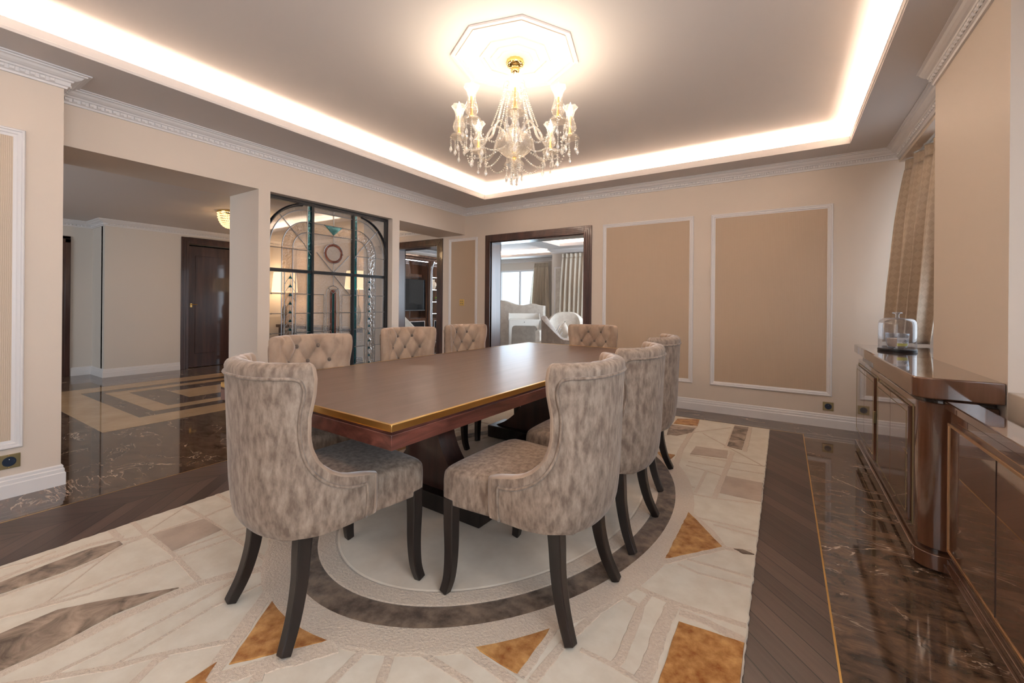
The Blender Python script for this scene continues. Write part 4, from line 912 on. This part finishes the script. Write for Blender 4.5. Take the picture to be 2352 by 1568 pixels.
MB().lathe([(.012,2.19),(.014,2.18),(.010,2.17)],12).build('finial_ring',M['gold'],ch,smooth=60)
MB().lathe([(.010,2.175),(.04,2.168),(.062,2.150),(.066,2.135),(.060,2.133),(.02,2.14)],24,scal=lambda t,a:1+.06*math.cos(12*a)).build('lower_cup',M['shade'],ch,smooth=60)
drop_me=None
def drop(parent,loc,s=1.,name='crystal_drop'):
    global drop_me
    if drop_me is None:
        m=MB(); m.lathe([(0,0),(.004,-.004),(.0045,-.009),(.0015,-.012),(.008,-.026),(.0115,-.038),(.0095,-.047),(0,-.060)],6); [m.bead((0,0,.006+.013*w_),.0066) for w_ in range(4)]
        o=m.build(name,M['crystal'],parent); drop_me=o.data
    else: o=bpy.data.objects.new(name,drop_me); lnk(o,parent)
    o.location=loc; o.scale=(s,s,s); return o
def strand(mb,A_,B_,sag,r=.0068,step=.0145):
    A_=Vector(A_);B_=Vector(B_); n=max(2,int((B_-A_).length*1.1/step))
    for i in range(n+1):
        t=i/n; p=A_.lerp(B_,t); p.z-=sag*4*t*(1-t); mb.bead(p,r)
RA=.375
def arm():
    a=empty('arm_root')
armproto=None
for k in range(8):
    ang=2*PI*k/8+YAW+PI/2+PI/8*0+.0
    if armproto is None:
        m=MB(); m.tube(spline([(.05,0,2.30),(.085,0,2.375),(.135,0,2.395),(.175,0,2.350),(.205,0,2.275),(.26,0,2.238),(.32,0,2.245),(.362,0,2.29),(RA,0,2.345)],5),.0085,8)
        o=m.build('arm',M['shade'],ch,smooth=60)
        MB().lathe([(.006,2.335),(.03,2.338),(.052,2.334),(.060,2.318),(.056,2.316),(.046,2.328),(.008,2.328)],20,(RA,0,0),scal=lambda t,a:1+.09*math.cos(8*a)).build('drip_cup',M['shade'],o,smooth=60)
        MB().lathe([(.004,2.338),(.014,2.342),(.016,2.350),(.010,2.358),(.004,2.360)],14,(RA,0,0)).build('gold_socket',M['gold'],o,smooth=60)
        MB().lathe([(.0085,2.355),(.0085,2.470),(0,2.471)],12,(RA,0,0)).build('candle_sleeve',M['candle'],o,smooth=40)
        MB().lathe([(.012,2.357),(.034,2.366),(.043,2.388),(.038,2.412),(.026,2.442),(.024,2.470),(.033,2.502),(.049,2.530)],24,(RA,0,0),scal=lambda t,a:1+(.10*math.cos(6*a) if t>.9 else 0)).build('glass_shade',M['shade'],o,smooth=60)
        MB().lathe([(0,2.471),(.008,2.473),(.0145,2.490),(.0165,2.510),(.011,2.532),(.004,2.550),(0,2.562)],14,(RA,0,0)).build('bulb',M['bulb'],o,smooth=60)
        def st1(*q):
            m_=MB(); strand(m_,*q); m_.build('bead_strand',M['crystal'],o)
        st1((.070,0,2.645),(.155,0,2.40),.012); st1((.10,.02,2.235),(.30,0,2.19),.03)
        st1((RA-.02,.05,2.27),(RA*.9*math.cos(PI/4)+.02,RA*.9*math.sin(PI/4)-.03,2.26),.09)
        for q in range(5):
            b_=2*PI*q/5+.3; drop(o,(RA+.055*math.cos(b_),.055*math.sin(b_),2.268),.95)
        drop(o,(.29,0,2.185),1.15); drop(o,(RA,0,2.20),.9)
        armproto=o
    else: o=copy_tree(armproto,ch)
    o.rotation_euler=(0,0,ang)
for k in range(8):
    ang=2*PI*k/8+YAW+PI/2
    l=bpy.data.lights.new('bulb_light','POINT'); l.energy=2.9; l.color=(1,.84,.66); l.shadow_soft_size=.02
    lo=bpy.data.objects.new('bulb_light',l); COL.objects.link(lo); lo.location=(CX+RA*math.cos(ang),CY+RA*math.sin(ang),2.575)
for k in range(8):
    a=2*PI*k/8+.2; m_=MB(); strand(m_,(.074*math.cos(a+.19),.074*math.sin(a+.19),2.64),(.125*math.cos(a+.19),.125*math.sin(a+.19),2.42),.012); m_.build('bead_strand',M['crystal'],ch)
for k in range(8):
    a=2*PI*k/8+.2; drop(ch,(.056*math.cos(a),.056*math.sin(a),2.080),1.05)
for k in range(4): drop(ch,(.022*math.cos(k*PI/2),.022*math.sin(k*PI/2),2.06),1.2)
# ---------------- hall: ceiling lamp, console, lamps ----------------
hl_=empty('hall_ceiling_lamp',(-6.57,2.93,2.46),0,'small golden crystal basket lamp on the hall ceiling','ceiling lamp')
MB().lathe([(0,0),(.165,0),(.170,-.012),(.165,-.028),(.155,-.030)],36).build('gold_rim',M['gold'],hl_,smooth=40)
b=MB()
for j in range(9):
    r=.158*math.cos(j/9*PI/2*.98)**.8; z=-.03-.20*math.sin(j/9*PI/2); n=max(5,int(2*PI*r/.022))
    for i in range(n): b.bead((r*math.cos(2*PI*i/n+j*.2),r*math.sin(2*PI*i/n+j*.2),z),.0125)
b.build('crystal_basket',M['hallcryst'],hl_)
l=bpy.data.lights.new('hall_lamp_light','POINT'); l.energy=14; l.color=(1,.66,.34); l.shadow_soft_size=.1; o=bpy.data.objects.new('hall_lamp_light',l); COL.objects.link(o); o.location=(-6.57,3.10,2.30)
co=empty('console_table',(-7.3,5.0,0),0,'dark console table in the hall behind the stained glass','console table')
MB().box(-1.5,1.4,-.22,.20,.68,.74).build('top',M['mahog'],co,bevel=.004)
for x in(-1.42,1.32):
    for y in(-.16,.14): MB().box(x-.03,x+.03,y-.03,y+.03,0,.68).build('leg',M['mahog'],co,bevel=.004)
MB().box(-1.42,1.32,-.15,.15,.15,.19).build('shelf',M['mahog'],co,bevel=.004)
def table_lamp(x,y,zc,h,r,lab):
    t_=empty('table_lamp',(x,y,.74),0,lab,'table lamp','lamps on the hall console')
    MB().lathe([(0,0),(.075,0),(.078,.012),(.03,.03),(.018,.05),(.035,.12),(.05,.22),(.04,.33),(.016,.40),(.008,.42),(.008,zc-.74),(0,zc-.74)],24).build('base',M['crystal'] if 0 else M['brassd'],t_,smooth=50)
    z0=zc-h/2-.74; s_=MB(); s_.lathe([(r,z0),(r*.86,z0+h),(r*.85,z0+h),(r*.985,z0)],32); s_.build('lamp_shade',M['lampshade'],t_,smooth=40)
    l=bpy.data.lights.new('table_lamp_light','POINT'); l.energy=7; l.color=(1,.70,.42); l.shadow_soft_size=.05
    o=bpy.data.objects.new('table_lamp_light',l); COL.objects.link(o); o.location=(x,y,zc)
table_lamp(-8.62,4.86,1.60,.40,.24,'lit table lamp with cream shade, seen at the left edge of the stained glass')
table_lamp(-6.45,4.98,1.60,.32,.24,'lit table lamp with cream shade, seen through the right part of the stained glass')
# ---------------- living room through the doorways ----------------
def soft(mb,name,m,parent,sub=1,bevel=.03): return mb.build(name,m,parent,bevel=bevel,sub=0,smooth=60,bseg=4)
def armchair(loc,rz,w,h,label,m,cush=True):
    r=empty('armchair',loc,rz,label,'armchair')
    # front faces +Y local; shell with curved camel top rolling into arms
    n=36; rows=[]
    def pth(t): # t -1..1 left arm front -> back -> right arm front
        a=t*PI*.5; x=w/2*math.copysign(abs(math.sin(a))**.7,a); y=.36-.74*max(0,math.cos(a))**.55
        return x,y
    def top(t): return h*(.62+.38*max(0,math.cos(t*PI*.62))**.8) if abs(t)<.8 else h*(.62+.38*max(0,math.cos(.8*PI*.62))**.8)*(1-(abs(t)-.8)*.15)
    loops=[]
    mb=MB()
    for i in range(n+1):
        t=-1+2*i/n; x,y=pth(t); x2,y2=pth(min(1,t+.01)) ; x1,y1=pth(max(-1,t-.01)); tx,ty=x2-x1,y2-y1; L_=math.hypot(tx,ty) or 1; nx,ny=-ty/L_,tx/L_
        T=.10; H=top(t)
        sec=[(0,.12),(-.0,H-.06),(-.015,H-.02),(.03,H+.012),(T-.01,H-.0),(T,H-.05),(T,.12)]
        loops.append([(x+nx*o_,y+ny*o_,z_) for o_,z_ in sec])
    mb.loft(loops); mb.build('shell',m,r,smooth=60)
    mb=MB(); mb.box(-w/2+.09,w/2-.09,-.28,.38,.14,.42); soft(mb,'seat',m,r,bevel=.05)
    for sx in(-1,1):
        for sy in(-.28,.30): MB().lathe([(.025,0),(.03,.06),(.035,.13)],10,(sx*(w/2-.09),sy,0)).build('leg',M['darkwood'],r,smooth=40)
    return r
armchair((-3.35,6.95,0),math.radians(-62),.92,.98,'grey damask armchair just beyond the wide doorway',M['fabricg'])
cu=empty('striped_cushion',(-3.38,7.0,.62),-.9,'cream cushion with pale stripes leaning in the grey damask armchair','cushion')
def pillow(parent,s,t_,m,name='cover'):
    mb=MB(); g=12; vs=[]
    for sd_ in(-1,1):
        for j in range(g+1):
            for i in range(g+1):
                u,v=-1+2*i/g,-1+2*j/g; e=(1-u**4)*(1-v**4); vs.append((u*s*(1-.06*(1-abs(v))**1),sd_*t_*max(0,e)**.6,v*s*(1-.06*(1-abs(u)))))
    fs=[]; K=(g+1)**2
    for sd_ in(0,1):
        for j in range(g):
            for i in range(g): a=sd_*K+j*(g+1)+i; fs.append((a,a+1,a+g+2,a+g+1))
    mb.add(vs,fs); o=mb.build(name,m,parent,smooth=180); return o
M['stripe']=mix2('cushion_stripe',(.60,.50,.42),(.85,.82,.80),(.5,.5,.5),.4)
pw=pillow(cu,.21,.07,M['fabricw']); pw.rotation_euler=(-.35,.5,0)
for k in range(3):
    s_=MB().box(-.20+.13*k,-.17+.13*k,-.072,-.066,-.12,.12).build('stripe',M['winwhite'],pw)
armchair((-4.1,8.5,0),math.radians(190),1.0,1.02,'pale rounded armchair behind the grey damask one',M['fabricw'])
armchair((-6.45,6.15,0),math.radians(-70),.95,1.06,'white damask wing armchair in front of the television',M['fabricw'])
# camel-back settee
st=empty('settee',(-6.12,9.12,0),math.radians(12),'pale settee with wavy camel back below the far window','settee')
nb=60; bk=MB(); up=[];W2=1.15
for i in range(nb+1):
    u=-1+2*i/nb; z=1.16+.13*math.exp(-(u/.28)**2)+.05*math.exp(-((abs(u)-.72)/.14)**2); up.append((u*W2,z))
poly=[(-W2,.15)]+up+[(W2,.15)]
lo=[]
for y,s_ in((-.10,.985),(-.07,1.0),(.05,1.0),(.08,.985)): lo.append([(x*s_,y,.6+(z-.6)*s_) for x,z in poly])
bk.loft(lo); bk.build('back',M['fabricw'],st,smooth=50)
soft(MB().box(-W2,W2,.05,.75,.15,.46),'seat',M['fabricw'],st,bevel=.05)
for s_ in(-1,1): soft(MB().box(s_*W2-.09,s_*W2+.09,.0,.75,.15,.72),'armrest',M['fabricw'],st,bevel=.07)
for s_ in(-1,1):
    for y in(0,.65): MB().lathe([(.025,0),(.035,.15)],10,(s_*(W2-.08),y,0)).build('leg',M['darkwood'],st)
# small white desk with gallery
dk=empty('writing_desk',(-5.15,8.62,0),math.radians(32),'small white writing desk with scrolled gallery, seen through the doorway','desk')
MB().box(-.37,.37,-.24,.24,.82,.845).build('top',M['white'],dk,bevel=.003)
def arch(x0,x1,y0,y1,h0=.50,h1=.82,axis='x'):
    mb=MB(); n=8; w=(x1-x0); poly=[(x0,0),(x0,h1),(x1,h1),(x1,0),(x1-.05,0),(x1-.07,h0+.10)]
    for i in range(n+1):
        a=PI/2*i/n; poly.append((x1-.07-.07*(1-math.cos(a)),h0+.10+.10*math.sin(a)))
    for i in range(n+1):
        a=PI/2-PI/2*i/n; poly.append((x0+.07+.07*(1-math.cos(a)),h0+.10+.10*math.sin(a)))
    poly+=[(x0+.05,0)]
    return poly
MB().prismY(arch(-.36,.36,0,0),-.235,-.215).build('front_frame',M['white'],dk,bevel=.002)
for s_ in(-1,1): MB().prismX(arch(-.235,.235,0,0),s_*.35-.01,s_*.35+.01).build('side_frame',M['white'],dk,bevel=.002)
MB().prismY(arch(-.36,.36,0,0),.215,.235).build('rear_frame',M['white'],dk,bevel=.002)
for s_ in(-1,1):
    MB().prismX([(.23,.845),(-.20,.845),(-.20,.875),(-.15,.89),(.0,.895),(.06,.93),(.10,.975),(.23,.98)],s_*.36-.01,s_*.36+.01).build('gallery_side',M['white'],dk,bevel=.002)
MB().box(-.36,.36,.215,.235,.845,.975).build('gallery_back',M['white'],dk,bevel=.002)
MB().lathe([(0,-.02),(.008,-.012),(.008,0)],8,(0,-.24,.79)).build('knob',M['black'],dk)
# television wall unit
wu=empty('wall_unit',(-8.2,8.2,0),0,'dark brown wall unit with columns and lit shelves around the television','wall unit')
def LW(mb,nm,m,**k): o=mb.build(nm,m,wu,**k); o.location=(8.2,-8.2,0); return o
LW(MB().box(-8.38,-8.25,6.4,10.2,0,2.45),'back_panel',M['lacq'])
LW(MB().box(-8.25,-7.78,6.4,10.2,2.36,2.42).box(-8.25,-7.83,6.4,10.2,2.30,2.36),'cornice',M['lacq'],bevel=.01)
LW(MB().box(-8.25,-7.95,6.4,8.25,0,.80).box(-8.25,-7.95,8.5,10.2,0,.80),'base_cabinet',M['lacq'],bevel=.004)
for y0,y1 in((7.0,7.6),(7.65,8.2),(8.55,9.0)):
    LW(MB().box(-7.95,-7.94,y0,y1,.15,.72),'door_panel',M['tv'],bevel=.002); LW(MB().box(-7.945,-7.93,y0,y1,.72,.735).box(-7.945,-7.93,y0,y1,.15,.165).box(-7.945,-7.93,y0,y0+.015,.165,.72).box(-7.945,-7.93,y1-.015,y1,.165,.72),'door_trim',M['trim'])
for yc in(8.37,): 
    LW(MB().lathe([(.09,0),(.09,.06),(.065,.10),(.062,2.10),(.075,2.14),(.075,2.17),(.12,2.30)],20,(-7.92,yc,0)),'column',M['lacq'],smooth=40)
    LW(MB().box(-8.25,-7.97,yc-.09,yc+.09,0,2.30),'column_pier',M['lacq'])
for z in(.93,1.245,1.57,1.90): LW(MB().box(-8.25,-7.97,8.47,9.4,z-.018,z),'shelf',M['lacqd']); LW(MB().box(-7.975,-7.965,8.47,9.4,z-.018,z-.004),'shelf_light',M['ledline'])
LW(MB().box(-7.90,-7.89,6.5,8.28,2.268,2.284).box(-7.90,-7.89,8.47,9.5,2.268,2.284),'cornice_light',M['ledline'])
LW(MB().box(-8.02,-8.0,8.468,8.48,1.0,2.1),'side_light',M['ledline'])
LW(MB().box(-8.25,-8.1,6.4,8.25,1.88,1.95),'rail',M['lacq'])
tvp=empty('television',(-8.0,7.55,0),0,'large flat black television on the dark wall unit','television')
MB().box(-.08,.0,-.72,.72,1.0,1.81).build('housing',M['black'],tvp,bevel=.004); MB().box(.0,.004,-.705,.705,1.03,1.80).build('screen',M['tv'],tvp); MB().box(.0,.005,-.72,.72,1.005,1.02).build('bottom_trim',M['lead'],tvp)
va=MB().lathe([(0,0),(.05,0),(.07,.03),(.105,.12),(.10,.17),(.055,.22),(.05,.25),(.065,.275),(.06,.275),(.045,.25),(0,.24)],24,(-8.08,8.64,1.57),scal=lambda t,a:1).build('vase',M['vase'],smooth=50)
tag(va,'beige ribbed vase on a lit shelf of the wall unit','vase')
fl_=empty('flower_pot',(-8.08,8.80,1.245),0,'small pot with yellow-green flowers on the shelf below the vase','plant')
MB().lathe([(0,0),(.03,0),(.04,.06),(0,.06)],12).build('pot',M['solder'],fl_,smooth=40)
b=MB()
for k in range(7): b.sphere((.03*math.cos(k),.03*math.sin(k),.09+.012*(k%3)),.018,6,4)
b.build('flowers',M['greenfl'],fl_)
bt=MB().lathe([(0,0),(.03,0),(.035,.03),(.02,.07),(.045,.10),(.03,.13),(0,.14)],12,(-8.08,8.56,1.245)).build('glass_ornament',M['solder'],smooth=50); tag(bt,'small silvery glass ornament on the shelf below the vase, beside the flowers','ornament')
